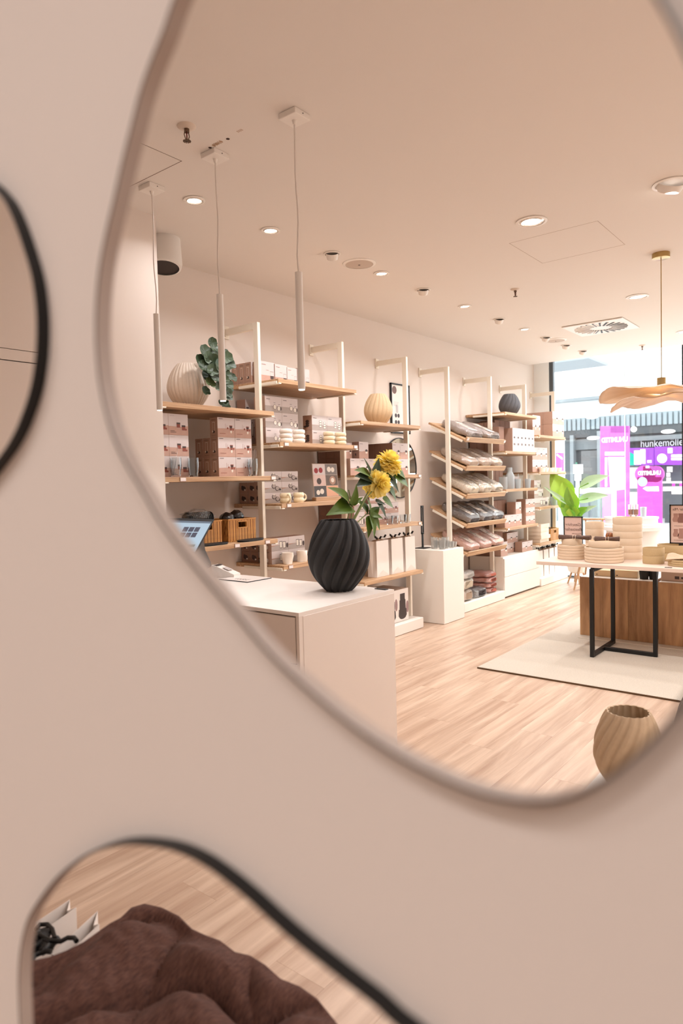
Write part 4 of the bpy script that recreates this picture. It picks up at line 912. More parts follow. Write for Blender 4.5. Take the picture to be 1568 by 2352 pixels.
# photo board
t = empty('photo_board', (4.475, 3.72, 1.3225), 'leaning photo board of cups with a wooden foot on the shelf', 'display board')
MB().box(-.165, .165, -.02, .03, 0, .03, bev=.002).build('wooden_foot', OAK, t)
bd = MB().box(-.165, .165, .0, .006, .028, .315, bev=.001).build('board', PAPERS, t, (0, 0, 0), (-.06, 0, 0))
cells = [('print_sky', PALE), ('p', mat('ph_grey', (120, 108, 102), .5, noise_amt=.3, nscale=30)), ('q', mat('ph_pink', (216, 186, 176), .5, noise_amt=.15, nscale=30)), ('r', mat('ph_brown', (104, 86, 74), .5, noise_amt=.3, nscale=25)), ('s', mat('ph_dark', (72, 64, 62), .5, noise_amt=.2, nscale=25)), ('u', mat('ph_peach', (226, 172, 140), .5))]
for k in range(6):
    c, r = k % 2, 2-k//2; b = MB(); b.box(-.160+c*.162, -.002+c*.160, -.0012, 0, .034+r*.093, .124+r*.093); b.build('photo', cells[k][1], bd)
for cx, cz, rr, mt in ((-.12, .255, .026, REDINK), (-.06, .258, .026, REDINK), (.05, .265, .026, CREAMP), (.10, .262, .024, CREAMP), (-.09, .165, .03, INK), (.09, .17, .042, CARD), (.09, .172, .022, CREAMP), (-.11, .07, .024, CREAMP), (-.06, .078, .026, CREAMP)):
    MB().add([(cx+rr*math.cos(a), -.0018-(.0006 if rr == .022 else 0), cz+rr*math.sin(a)*.9) for a in [i*PI/7 for i in range(14)]], [list(range(14))]).build('cup_print', mt, bd)
# shot glasses
for i, x in enumerate((5.245, 5.33, 5.47, 5.545)): tumbler(x, 3.605, 1.067, .035, .082, 'small clear glass, %s in the row before the teapot cartons' % ('first', 'second', 'third', 'fourth')[i], 'small glasses before the teapot cartons', False, n=10)
# wall mirror & framed poster
t = empty('round_mirror', (6.14, YW-.012, 1.61), 'round black-edged mirror on the wall behind the peonies', 'mirror')
Mr = Matrix.Rotation(PI/2, 4, 'X')
MB().lathe([(.325, 0), (.325, .012), (.316, .014), (.316, 0)], 64, M=Mr, cap0=False, cap1=False).build('rim', BLACK, t)
MB().lathe([(.316, .0), (.316, .008)], 64, M=Mr).build('glass', mat('silvered', (220, 224, 220), .02, 1), t)
t = empty('framed_poster', (6.175, YW-.003, 1.98), 'black-framed white poster with an emblem on the wall beside the beige vase', 'poster')
b = MB(); b.box(-.18, -.165, -.02, 0, 0, .53); b.box(.165, .18, -.02, 0, 0, .53); b.box(-.18, .18, -.02, 0, .515, .53); b.box(-.18, .18, -.02, 0, 0, .015); b.build('frame', BLACK, t)
MB().box(-.165, .165, -.012, -.002, .015, .515).build('print', PAPER, t)
def dsc(cx, cz, r, mt): MB().add([(cx+r*math.cos(a), -.0128, cz+r*math.sin(a)) for a in [i*PI/10 for i in range(20)]], [list(range(20))]).build('print_mark', mt, t)
dsc(-.11, .46, .042, mat('emblem', (120, 96, 90), .6, noise_amt=.2, nscale=120)); EM = mat('mark_dark', (70, 64, 70), .6, noise_amt=.3, nscale=150)
for cx in (-.09, -.04):
    for cz in (.19, .12): dsc(cx, cz, .022, EM)
f = MB()
for k in range(4): f.box(-.13, -.03-.01*k, -.0135, -.0125, .33-.012*k, .333-.012*k)
f.box(-.085, -.045, -.0135, -.0125, .22, .30); f.build('print_text', mat('poster_grey', (196, 190, 190), .6), t)
# paper bags
def paper_bag(x0, x1, y0, z, h, lab, d=.105, ribbon=True, grp='white paper bags with black ribbons'):
    t = empty('paper_bag', ((x0+x1)/2, y0+d/2, z), lab, 'bag', grp); w = (x1-x0)/2; d2 = d/2
    vs = [(-w, -d2, 0), (w, -d2, 0), (w, d2, 0), (-w, d2, 0), (-w*.97, -d2*.9, h), (w*.97, -d2*.9, h), (w*.97, d2*.9, h), (-w*.97, d2*.9, h), (-w+.03, 0, h*.98), (w-.03, 0, h*.98), (-w, 0, 0), (w, 0, 0)]
    b = MB(); b.add(vs, [[0, 1, 5, 4], [3, 7, 6, 2], [0, 3, 2, 1]], 0); b.add(vs, [[0, 4, 8, 10], [10, 8, 7, 3], [1, 11, 9, 5], [11, 2, 6, 9]], 0)
    o = b.build('bag', PAPER, t, recalc=False); md = o.modifiers.new('s', 'SOLIDIFY'); md.thickness = .0015
    f = MB(); e = -d2-.0012
    f.add([(-w*.98, e, .003), (0, e-.0004, .06), (w*.98, e, .003)], [[0, 1, 2]]); f.build('bottom_fold', mat('paper_fold', (232, 220, 210), .7), t)
    if ribbon:
        q = MB()
        for s in (-1, 1):
            pts = [Vector((.01*s, 0, h-.005)), Vector((.035*s, -.01, h+.03)), Vector((.07*s, -.02, h+.02)), Vector((.085*s, -.03, h+.045))]
            for a_, b_ in zip(pts[:-1], pts[1:]): q.add([a_+Vector((0, -.009, 0)), b_+Vector((0, -.009, 0)), b_+Vector((0, .009, .006)), a_+Vector((0, .009, .006))], [[0, 1, 2, 3]])
        q.tube([(-.03, 0, h-.003), (0, -.006, h+.012), (.03, 0, h-.003)], .009, 8)
        o = q.build('ribbon', BLACK, t); md = o.modifiers.new('s', 'SOLIDIFY'); md.thickness = .002
        MB().grid(lambda u, v: ((u*2-1)*w*.7, (v*2-1)*d2*.5, h-.004+.022*math.sin(PI*u)*math.sin(PI*v)+.006*math.sin(u*17)), 14, 6).build('tissue', mat('tissue_kraft', (186, 156, 130), .7), t)
    return t
for i, (a, b_) in enumerate(((5.058, 5.255), (5.302, 5.50), (5.54, 5.72))): paper_bag(a, b_, 3.63, .5885, .335, 'white paper bag with black ribbon, %s of three on the shelf behind the black vase' % ('nearest', 'middle', 'farthest')[i])
for i in range(4): paper_bag(8.86+i*.2, 9.03+i*.2, 3.66, .1055, .36, 'pale paper bag with black ribbon, %s of four by the glass front' % ('first', 'second', 'third', 'last')[i], grp='paper bags on the far platform')
# pedestal goods
t = empty('card_holder', (6.13, 3.80, .7555), 'slim black wire stand on the pedestal', 'stand')
MB().box(-.07, .07, -.06, .06, 0, .008, bev=.002).build('base', BLACK, t)
MB().box(-.012, .012, -.006, .006, .008, .17, bev=.001).build('stem', BLACK, t)
b = MB(); b.box(-.022, -.012, -.006, .006, .15, .44); b.box(.012, .022, -.006, .006, .15, .45); b.box(-.022, .022, -.006, .006, .43, .45); b.box(-.022, .022, -.006, .006, .15, .16); b.build('loop', BLACK, t)
G2 = mat('ribbed_glass', (246, 244, 240), .10, trans=.85, ior=1.3)
gs = [(6.12, 3.56, .038, .118), (6.205, 3.57, .038, .118), (6.13, 3.66, .038, .118), (6.28, 3.55, .036, .07), (6.36, 3.56, .036, .06), (6.30, 3.65, .038, .075), (6.22, 3.68, .04, .08), (6.375, 3.65, .036, .065)]
for i, (x, y, r, h) in enumerate(gs): tumbler(x, y, .7555, r, h, ('tall ribbed glass, %s of three on the pedestal' % ('front left', 'front right', 'rear')[i]) if i < 3 else 'low faceted glass on the pedestal, %s' % ('front left', 'front right corner', 'centre', 'rear beside the tall ones', 'rear right')[i-3], 'glasses on the white pedestal', False, mt=G2, n=10)
# frosted glassware in bay 4
FR = mat('frosted_glass', (214, 220, 222), .35, trans=.55, ior=1.2)
def vessel(x, y, z, prof, name, lab, cat, grp, mt=FR):
    b = MB(); b.lathe(prof, 24); return tag(b.build(name, mt, None, (x, y, z)), lab, cat, grp)
vessel(7.93, 3.63, 1.337, [(.050, 0), (.055, .02), (.055, .16), (.036, .20), (.027, .215), (.030, .26), (.029, .265)], 'frosted_carafe', 'frosted smoky carafe on the shelf under the carafe cartons', 'carafe', 'frosted glassware')
vessel(7.735, 3.63, 1.337, [(.045, 0), (.05, .02), (.05, .15)], 'frosted_jar', 'frosted grey jar partly behind the cream packs', 'jar', 'frosted glassware')
tumbler(8.09, 3.60, 1.337, .040, .12, 'frosted tumbler with straw right beside the carafe', 'frosted glassware', False, True, FR); tumbler(8.40, 3.60, 1.337, .040, .12, 'frosted tumbler with straw before the upright', 'frosted glassware', False, True, FR)
for i, x in enumerate((9.33, 9.45)): tumbler(x, 3.62, 1.072, .05, .12, 'washed-out clear glass in the last bay, %s' % ('left', 'right')[i]+' of two', 'clear glasses in the last bay', False, mt=FR)
for i, x in enumerate((8.9, 9.02, 9.2, 9.33, 9.5)): tumbler(x, 3.61, 1.5435, .045, .055, 'small white bowl on the second shelf edge, %s from the upright' % ('first', 'second', 'third', 'fourth', 'fifth')[i], 'small white bowls in the last bay', False, mt=CERW, name='small_bowl')
basket(9.16, 9.46, 3.60, 3.86, .586, .16, 'bamboo box with dark contents in the last bay')
crumple(9.30, 3.75, .72, .10, .09, .075, mat('dark_cloth', (50, 50, 54), .8), 'dark_cloths', 'dark folded cloths in the far bamboo box', 'cloth', None, 6, .3)

# ------------------------------------------------------------------ textile packs
def pack(w, l, h, mt, seed, parent, loc, rot, lab, grp, band=True, folds=3):
    t = empty('textile_pack', loc, lab, 'textile pack', grp, rot)
    def fn(u, v, s=1.0, am=1.0):
        # rounded box wrap: u around cross-section in x-z, v along y
        a = u*2*PI; c, sn = math.cos(a), math.sin(a)
        ex = math.copysign(abs(c)**.35, c)*w/2*s; ez = math.copysign(abs(sn)**.45, sn)*h/2*s
        k = (1-abs(v*2-1)**6*.35)
        q = noise.noise(Vector((ex*14, v*5, ez*9+seed)))*.010*am+noise.noise(Vector((ex*40, v*22, ez*30+seed)))*.004*am
        return (ex*k+q, v*l+ (0 if 0 < v < 1 else 0), h/2+ez*k+q)
    def body(s, am, mtl, n, nu=36, nv=16):
        b = MB(); b.grid(lambda u, v: fn(u, v, s, am), nu, nv, 0, True)
        k0 = [i for i in range(nu)]; b.f.append(k0[::-1]); b.mi.append(0); b.sm.append(True); b.f.append([(nv-1)*nu+i for i in range(nu)]); b.mi.append(0); b.sm.append(True)
        return b.build(n, mtl, t)
    body(.95, .8, mt, 'folded_textile'); body(1.03, 1.5, FILM, 'film')
    if band:
        b = MB(); bw = w*.16
        b.grid(lambda u, v: (-bw+u*2*bw, .05+v*l*.62, h*1.0+.001), 3, 6); b.build('paper_band', mat('band_paper', (226, 212, 198), .6), t)
        b = MB()
        for k in range(3): b.box(-.006, .006, .12+k*.07, .135+k*.07, h*1.0+.0015, h*1.0+.0025)
        b.build('band_print', mat('band_ink', (120, 110, 110), .6), t)
    return t
TX = [mat('tx_greybrown', (140, 122, 112), .8), mat('tx_beige', (206, 180, 156), .8), mat('tx_cream', (236, 220, 196), .8), mat('tx_charcoal', (84, 76, 78), .8), mat('tx_pink', (228, 176, 158), .8)]
cnts = [2, 3, 3, 3, 3]; hs = [.085, .085, .10, .09, .085]
xs3 = {2: (6.90, 7.34), 3: (6.82, 7.13, 7.43)}
pos = {2: ('nearer', 'farther'), 3: ('nearest', 'middle', 'farthest')}
for i, z in enumerate(TZ):
    for k in range(cnts[i]):
        x = xs3[cnts[i]][k]; wd2 = .30 if cnts[i] == 3 else .40
        off = Vector((0, .014, .0265)); rotm = Matrix.Rotation(TS, 3, 'X'); p = Vector((x, YF, z))+rotm @ off
        pack(wd2, .40, hs[i], TX[i], i*7+k*3, None, p, (TS, 0, random.uniform(-.03, .03)), '%s bedding pack in film, %s on the %s sloping shelf' % (tn[i], pos[cnts[i]][k], ('top', 'second', 'third', 'fourth', 'lowest')[i]), '%s packs on the sloping shelf' % tn[i])
def bpack(x, y, z, w, l, h, mt, lab, seed): pack(w, l, h, mt, seed, None, (x, y, z), (0, 0, 0), lab, 'textile packs on the base platform', False)
bpack(6.80, 3.62, .106, .26, .32, .125, TX[1], 'beige textile pack, bottom of the pale pile on the platform', 1); bpack(6.82, 3.63, .233, .30, .32, .115, TX[2], 'cream textile pack, middle of the pale pile on the platform', 2); bpack(6.83, 3.62, .35, .30, .32, .09, mat('tx_white', (236, 230, 224), .8), 'white textile pack, top of the pale pile on the platform', 3)
bpack(7.12, 3.62, .106, .30, .22, .10, TX[3], 'charcoal textile pack with pale band low between the piles', 4)
PK = mat('tx_rose', (216, 132, 112), .8)
for k in range(4): bpack(7.46, 3.64, .106+k*.062, .24, .36, .06, PK, 'rose pink textile pack, %s of the pink pile on the platform' % ('bottom', 'second', 'third', 'top')[k], 10+k)

# ------------------------------------------------------------------ rug, display table
rug = tag(MB().box(4.735, 7.4, -.3, 2.46, .0012, .014, bev=.004).build('rug', mat('rug_wool', (214, 202, 186), .95, noise_amt=.2, nscale=130, bump=.6, bscale=400)), 'beige flat-woven rug with a dark front edge under the display table', 'rug')
MB().box(4.730, 4.7345, -.3, 2.46, .0012, .012).build('binding', mat('rug_edge', (96, 72, 48), .9), rug)
TT = .77
t = empty('display_table', (5.78, 1.2, .0145), 'pale-topped display table on black square-tube legs standing on the rug', 'table')
tb = Vector(t.location)
def tb_box(x0, x1, y0, y1, z0, z1, nm_, mt, bev=.002): return MB().box(x0-tb.x, x1-tb.x, y0-tb.y, y1-tb.y, z0-tb.z, z1-tb.z, bev=bev).build(nm_, mt, t)
tb_box(5.478, 6.28, .10, 2.282, TT-.030, TT, 'tabletop', mat('table_top', (228, 206, 190), .4), .002)
S_ = .031
for (y0, sg) in ((1.841, -1), (.30, 1)):
    tb_box(5.478, 5.478+S_, y0-S_, y0, .0145, .73, 'leg', BLACK); tb_box(6.02, 6.02+S_, y0-S_, y0, .0145, .73, 'leg', BLACK)
    tb_box(5.478+S_, 6.02, y0-S_, y0, .0145, .0145+S_, 'foot_rail', BLACK); tb_box(5.478+S_, 6.02, y0-S_, y0, .705, .738, 'top_rail', BLACK)
    if sg < 0:
        tb_box(5.75, 5.75+S_, 1.40, 1.40+S_, .0145, .738, 'leg', BLACK); tb_box(5.75, 5.75+S_, 1.40+S_, y0-S_, .0145, .0145+S_, 'foot_rail', BLACK); tb_box(5.75, 5.75+S_, 1.40+S_, y0-S_, .705, .738, 'top_rail', BLACK)
TT += .0005
def plate(x, y, z, r, h, mt, lab, grp, name='plate', rim=True):
    b = MB(); prof = [(r*.97, 0), (r, h*.2), (r, h*.93), (r*.985, h), (r*.94, h), (r*.93, h*.4), (.001, h*.35)]
    b.lathe(prof, 44); return tag(b.build(name, mt, None, (x, y, z)), lab, 'plate' if name == 'plate' else 'bowl', grp)
ordw = ['bottom', 'second', 'third', 'fourth', 'fifth', 'sixth', 'top']
def pile(x, y, r, hh, n, mt, desc, where, grp, name='plate', z0=None, j=.0015):
    z = z0 or TT
    for i in range(n):
        w = 'top' if i == n-1 and n > 1 else ordw[i]
        plate(x+random.uniform(-j, j), y+random.uniform(-j, j), z, r, hh, mt, '%s, %s of %s' % (desc, w, where), grp, name); z += hh+.0006
    return z
z = pile(5.78, 2.09, .118, .0235, 5, STONE, 'cream dinner plate', 'the pile before the small framed sign', 'plates under the first napkin roll')
zt1 = pile(5.78, 2.09, .084, .052, 1, STONE, 'cream shallow bowl', 'the bowls on the plates before the framed sign', 'bowl under the first napkin roll', 'bowl', z)
z = pile(5.692, 1.79, .152, .0235, 5, STONE, 'wide cream plate', 'the wide pile in the table centre', 'plates under the second napkin roll')
zt2 = pile(5.692, 1.79, .120, .052, 1, STONE, 'wide cream shallow bowl', 'the bowls on the wide centre pile', 'bowl under the second napkin roll', 'bowl', z)
pile(5.998, 1.69, .117, .0575, 6, STONE, 'straight-sided cream bowl', 'the tall six-bowl tower', 'tower of cream bowls', 'bowl')
pile(6.06, 1.985, .079, .0595, 5, STONE, 'small straight-sided cream bowl', 'the narrow tower beside the framed sign', 'narrow tower of cream bowls', 'bowl')
pile(5.742, 1.421, .080, .062, 2, STONET, 'speckled tan bowl', 'the small pair near the table edge', 'small speckled tan bowls', 'bowl')
pile(6.03, 1.335, .125, .064, 2, STONET, 'wide speckled tan bowl', 'the wide pair behind the small bowls', 'wide speckled tan bowls', 'bowl')
pile(6.13, 1.335+.04, .12, .066, 1, STONE, 'cream bowl', 'the bowls behind the tan pair', 'cream bowl behind the tan bowls', 'bowl', TT+.0) if False else None
z = pile(5.70, 1.19, .115, .016, 3, STONET, 'flat tan plate', 'the plates under the folded napkin', 'tan plates under the folded napkin')
NAP = mat('napkin_brown', (98, 76, 66), .85, noise_amt=.1, nscale=60, bump=.5, bscale=80)
def napkin(x, y, z, L, r, ang, lab, seed, flare):
    t = empty('napkin_roll', (x, y, z), lab, 'napkin', 'rolled brown napkins', (0, 0, ang)); b = MB()
    def fn(u, v):
        a = u*2*PI; w = r*(1+flare*abs(v*2-1)**2*1.0-.15*math.exp(-((v-.5)*9)**2)); q = 1+.10*math.sin(3*a+v*6+seed)+.05*math.sin(7*a+seed)
        return ((v-.5)*L, w*q*math.cos(a), r*.9+w*q*math.sin(a)*.85)
    b.grid(fn, 30, 22, 0, True); b.f.append(list(range(30))); b.mi.append(0); b.sm.append(False); b.f.append([21*30+i for i in range(30)]); b.mi.append(0); b.sm.append(False); b.build('cloth', NAP, t)
    MB().lathe([(r*.7, 0), (r*.55, .004)], 14, M=Matrix.Translation((-L/2-.002, 0, r*.9)) @ Matrix.Rotation(-PI/2, 4, 'Y')).build('cloth_opening', mat('nap_dark', (34, 28, 28), .9), t)
    for s in (-.012, .010):
        pts = [(s, r*1.0*math.cos(a), r*.9+r*.92*math.sin(a)) for a in [i*PI/8 for i in range(16)]]
        MB().tube(pts, .0018, 6, closed=True).build('string', mat('string', (226, 204, 180), .8), t)
napkin(5.72, 2.04, zt1, .265, .018, -PI/2+.02, 'brown napkin roll lying on the plate pile before the framed sign', 1, .35)
napkin(5.66, 1.755, zt2, .19, .019, -PI/2+.35, 'brown napkin roll lying on the wide centre pile', 2, .1)
# folded tan napkin on plates
b = MB(); b.grid(lambda u, v: ((u-.5)*.2, (v-.5)*.22, .022+.030*math.sin(PI*u)*(.6+.4*math.sin(v*9))+.008*math.sin(u*11+v*4)), 24, 24)
o = b.build('folded_napkin', mat('napkin_tan', (206, 180, 152), .85, bump=.4, bscale=90), None, (5.70, 1.19, z-.012)); md = o.modifiers.new('s', 'SOLIDIFY'); md.thickness = .008; tag(o, 'loosely folded tan napkin on the flat tan plates', 'napkin')
tag(MB().box(5.505, 5.522, 1.235, 1.285, TT, TT+.003).build('table_label', mat('clip_black', (40, 34, 32), .5)), 'tiny dark clip on the table edge below the tan plates', 'clip')
# pepper mill
b = MB(); b.lathe([(.030, 0), (.032, .02), (.020, .06), (.019, .12), (.026, .14), (.024, .148), (.031, .165), (.034, .185), (.028, .205), (.012, .215)], 28)
tag(b.build('pepper_mill', wood('walnut', (110, 62, 34), (176, 112, 66), (8, 8, 1.5), 5), None, (6.02, 1.845, TT)), 'turned brown wooden pepper mill between the bowl towers', 'pepper mill')
# framed signs on table
def sign(x, y0, y1, z0, z1, lab, rz=0):
    w = (y1-y0); t = empty('framed_sign', (x, (y0+y1)/2, z0), lab, 'sign', None, (0, 0, rz)); h = z1-z0; f = .009
    b = MB(); b.box(-.006, .008, -w/2, -w/2+f, 0, h); b.box(-.006, .008, w/2-f, w/2, 0, h); b.box(-.006, .008, -w/2, w/2, 0, f); b.box(-.006, .008, -w/2, w/2, h-f, h); b.build('frame', BLACK, t)
    MB().box(0, .006, -w/2+f, w/2-f, f, h-f).build('card', mat('card_pink', (222, 192, 180), .6), t)
    return t, w, h
SI = mat('sign_ink', (130, 104, 94), .6)
t, w, h = sign(6.12, 2.110, 2.284, TT, 1.112, 'black-framed pink table sign reading Geschirr Bestseller, in mirror writing')
text_x('lettering', 'Geschirr', .040, SI, -.0008, -.005, h-.075, t, mirror=True, shear=.35); text_x('lettering', 'Bestseller', .040, SI, -.0008, -.005, h-.118, t, mirror=True, shear=.35)
text_x('lettering', 'Bei uns und online', .011, SI, -.0008, -.03, h-.155, t, mirror=True); text_x('lettering', 'erhältlich', .011, SI, -.0008, -.04, h-.168, t, mirror=True)
t, w, h = sign(6.10, 1.14, 1.384, .898, 1.222, 'larger black-framed pink sign with pictured vessels at the frame edge')
MB().box(-.02, .03, -.05, .05, -.128, 0, bev=.002).build('stand_foot', BLACK, t)
text_x('lettering', 'Edler Mix', .030, SI, -.0008, .04, h-.04, t, mirror=True, shear=.3)
VP = [mat('vp_a', (172, 132, 120), .6), mat('vp_b', (140, 100, 90), .6)]
for cy, cz, s_, k in ((.075, .215, 1, 0), (.035, .212, 1.1, 1), (.075, .09, .9, 0), (.03, .085, 1.2, 0)):
    MB().add([(-.0008-.0002*k, cy+a*s_, cz+c*s_) for a, c in ((-.018, .035), (.018, .035), (.016, .01), (.026, -.015), (.02, -.035), (-.02, -.035), (-.026, -.015), (-.016, .01))], [list(range(8))]).build('picture', VP[k], t)
f = MB()
for k in range(8): f.box(-.0012, 0, .085-k*.012, .078-k*.012, .145, .149); f.box(-.0012, 0, .09-k*.012, .082-k*.012, .028, .032)
f.build('caption', SI, t)
# wooden plinths and cartons under the table
PLW = wood('oak_plinth', (142, 100, 66), (212, 166, 120), (5.5, 5.5, .7), 2.2, .5, .08, .12)
for i, (y0, y1) in enumerate(((1.545, 2.178), (.86, 1.505))):
    t = empty('oak_plinth', (6.55, (y0+y1)/2, .0145), 'oak veneered storage cube under the table, %s' % ('next to the open floor' if i == 0 else 'at the frame edge'), 'plinth', 'oak storage cubes under the table')
    hw = (y1-y0)/2
    for k, sp in enumerate((-1, -.34, .34)): MB().box(-.33, -.31, hw*sp+.0, hw*(-.34, .34, 1)[k]-.0015, 0, .535, bev=.0008).build('front_plank', PLW, t)
    MB().box(-.308, .33, -hw, hw, 0, .535, bev=.001).build('carcass', PLW, t)
    MB().box(-.326, .328, -hw+.004, hw-.004, .5352, .5375).build('top_sheet', mat('top_sheet', (232, 222, 210), .4), t)
tag(MB().box(6.088, 6.102, .86, 2.15, .0145, .019, bev=.001).build('cable_cover', mat('cable_cream', (226, 214, 196), .5)), 'thin cream cable strip along the foot of the oak cubes', 'cable')
CT = mat('carton_tan', (220, 190, 150), .7, noise_amt=.04)
for i, (y0, y1, x0) in enumerate(((1.905, 2.08, 6.33), (1.70, 1.90, 6.33))):
    t = empty('flat_carton', (x0, (y0+y1)/2, .5535), 'flat tan carton on the oak cube, %s one' % ('outer', 'inner')[i], 'box', 'tan cartons under the table'); hw = (y1-y0)/2
    MB().box(0, .22, -hw, hw, 0, .055+.01*i, bev=.001).build('carton', CT, t); MB().box(-.001, 0, hw-.03, hw-.015, .012, .02).build('mark', INK, t)
for i, yy in enumerate((1.645, 1.575)):
    b = MB(); b.lathe([(.035, 0), (.040, .05), (.041, .085), (.037, .086), (.034, .01)], 24); tag(b.build('black_cup', mat('cup_black', (40, 40, 38), .8, noise_amt=.6, nscale=220), None, (6.33+.03*i, yy, .5535)), 'speckled black cup under the tabletop, %s the tan cartons' % ('next to', 'one away from')[i], 'cup', 'black cups under the table')
t = empty('flat_carton', (6.30, 1.34, .5535), 'flat grey-pink carton with printed label on the second oak cube', 'box')
MB().box(0, .24, -.10, .16, 0, .10, bev=.001).build('carton', mat('carton_pink', (196, 168, 150), .7), t); MB().box(-.001, 0, .015, .05, .02, .045).build('label_print', INK, t); MB().box(-.001, 0, -.035, .0, .025, .04).build('label_print', INK, t)

# ------------------------------------------------------------------ things near the glass front
def rnd_table(px, x, r, z, lab):
    p = at(px, 1200, 0, x); t = empty('round_display_table', (x, p.y, 0), lab, 'table', 'round white display tables')
    WH = mat('display_white', (240, 240, 238), .5)
    MB().lathe([(r*.78, 0), (r*.8, z-.04)], 40).build('drum', WH, t); MB().lathe([(r, z-.04), (r, z)], 48).build('top', WH, t)
    return p.y
ZT8 = at(1480, 1208, 0, 8.2).z
ya = rnd_table(1453, 8.2, .36, ZT8, 'round white display table with cake stands behind the tall bowl tower')
for i, (px, r, h, l_) in enumerate(((1484, .13, .105, 'wide white cake stand on the round table right of the bowl tower'), (1413, .125, .10, 'white cake stand on the round table left of the bowl tower'))):
    p = at(px, 1190, 0, 8.2); b = MB(); b.lathe([(r*1.25, 0), (r*1.3, h*.25), (r*.92, h*.3), (r*.92, h*.75), (r, h*.8), (r, h)], 40); tag(b.build('cake_stand', mat('display_white', (240, 240, 238), .5), None, (8.2, p.y, ZT8+.0005)), l_, 'stand')
AMB = mat('amber_drink', (176, 88, 30), .1, noise_amt=.05)
for i, px in enumerate((1448, 1460)):
    p = at(px, 1186, 0, 8.1); t = empty('amber_glass', (8.1, p.y, ZT8+.0005), 'tall glass of amber liquid on the round table, %s one' % ('left', 'right')[i], 'glass', 'amber glasses')
    z0 = p.z-ZT8
    MB().lathe([(.035, 0), (.006, .008), (.006, z0), (.026, z0+.02), (.028, z0+.135)], 20, cap1=False).build('glass', G2, t); MB().lathe([(.025, z0+.02), (.0265, z0+.08)], 16).build('drink', AMB, t)
p = at(1477, 1180, 0, 8.2); t = empty('white_candle_holder', (8.2, p.y, ZT8+.106), 'translucent white holder on the right cake stand beside the amber glasses', 'holder'); MB().lathe([(.03, 0), (.036, .11)], 20).build('body', FR, t)
# big leafy plant by the window
PX = 9.3
base = at(1324, 1200, 0, PX); zb_ = at(1322, 1316, 0, PX).z; t = empty('potted_plant', (PX, base.y, 0), 'bright green broad-leaved plant in a white pot on wooden legs before the shop window', 'plant')
MB().lathe([(.07, zb_), (.12, zb_+.03), (.135, zb_+.1), (.135, .52), (.125, .52), (.12, .47)], 32, cap1=False).build('pot', mat('pot_white', (236, 232, 226), .5), t); MB().lathe([(.122, .45), (.12, .47)], 24).build('soil', mat('soil', (60, 46, 36), .9), t)
for a_ in (.6, 2.2, 3.7, 5.3): MB().tube([(.07*math.cos(a_), .07*math.sin(a_), zb_+.03), (.13*math.cos(a_), .13*math.sin(a_), 0)], .016, 8, r1=.010).build('leg', OAK, t)
crown = Vector((PX, base.y, .47))
LVS = [((1312, 1150), (1262, 1087), 62, 0), ((1318, 1175), (1288, 1110), 60, 0), ((1330, 1120), (1392, 1089), 36, 2), ((1328, 1150), (1391, 1134), 30, 2), ((1316, 1182), (1290, 1148), 42, 1), ((1322, 1188), (1300, 1155), 44, 0), ((1326, 1190), (1343, 1165), 34, 1), ((1330, 1180), (1364, 1160), 18, 2), ((1316, 1190), (1288, 1167), 30, 1), ((1320, 1192), (1304, 1172), 38, 0), ((1308, 1160), (1250, 1118), 12, 2), ((1314, 1165), (1298, 1122), 30, 1)]
LMs = [mat('leaf_lime', (176, 214, 84), .35, noise_amt=.2, nscale=6), LEAFL, mat('leaf_pale', (178, 206, 170), .4, noise_amt=.12, nscale=5)]
for i, (a, b_, wpx, k) in enumerate(LVS):
    A = at(*a, 0, PX-.02*i); B = at(*b_, 0, PX-.1-.03*i); L = (B-A).length
    me = leaf_mesh(L, wpx*.0050, LMs[k], .35, .12, .7)
    place('leaf', me, orient(A, B, (-1, .2, .5)), t)
    MB().tube([Vector((0, 0, .46)), (crown.lerp(A, .5)-Vector(t.location))*1.0, A-Vector(t.location), A.lerp(B, .35)-Vector(t.location)], .007, 6).build('stem', LEAFL, t)
# chair
p = at(1362, 1190, 0, 8.9); t = empty('shell_chair', (8.9, p.y, 0), 'pale chair with a curved wooden back rail behind the small framed sign', 'chair'); zr = p.z
WHC = mat('chair_white', (232, 226, 216), .7)
MB().lathe([(.24, .36), (.27, .40), (.26, .44), (.2, .45)], 32).build('seat', WHC, t)
MB().tube([(.26*math.cos(a), .26*math.sin(a), zr) for a in [math.radians(90+i*12) for i in range(21)]], .014, 8).build('back_rail', OAK, t)
for a in (1.7, 2.4, 3.1, 3.9, 4.7): MB().tube([(.24*math.cos(a), .24*math.sin(a), .44), (.26*math.cos(a), .26*math.sin(a), zr)], .009, 8).build('spindle', OAK, t)
for a in (.8, 2.35, 3.93, 5.5): MB().tube([(.17*math.cos(a), .17*math.sin(a), .37), (.27*math.cos(a), .27*math.sin(a), 0)], .016, 8, r1=.010).build('leg', OAK, t)

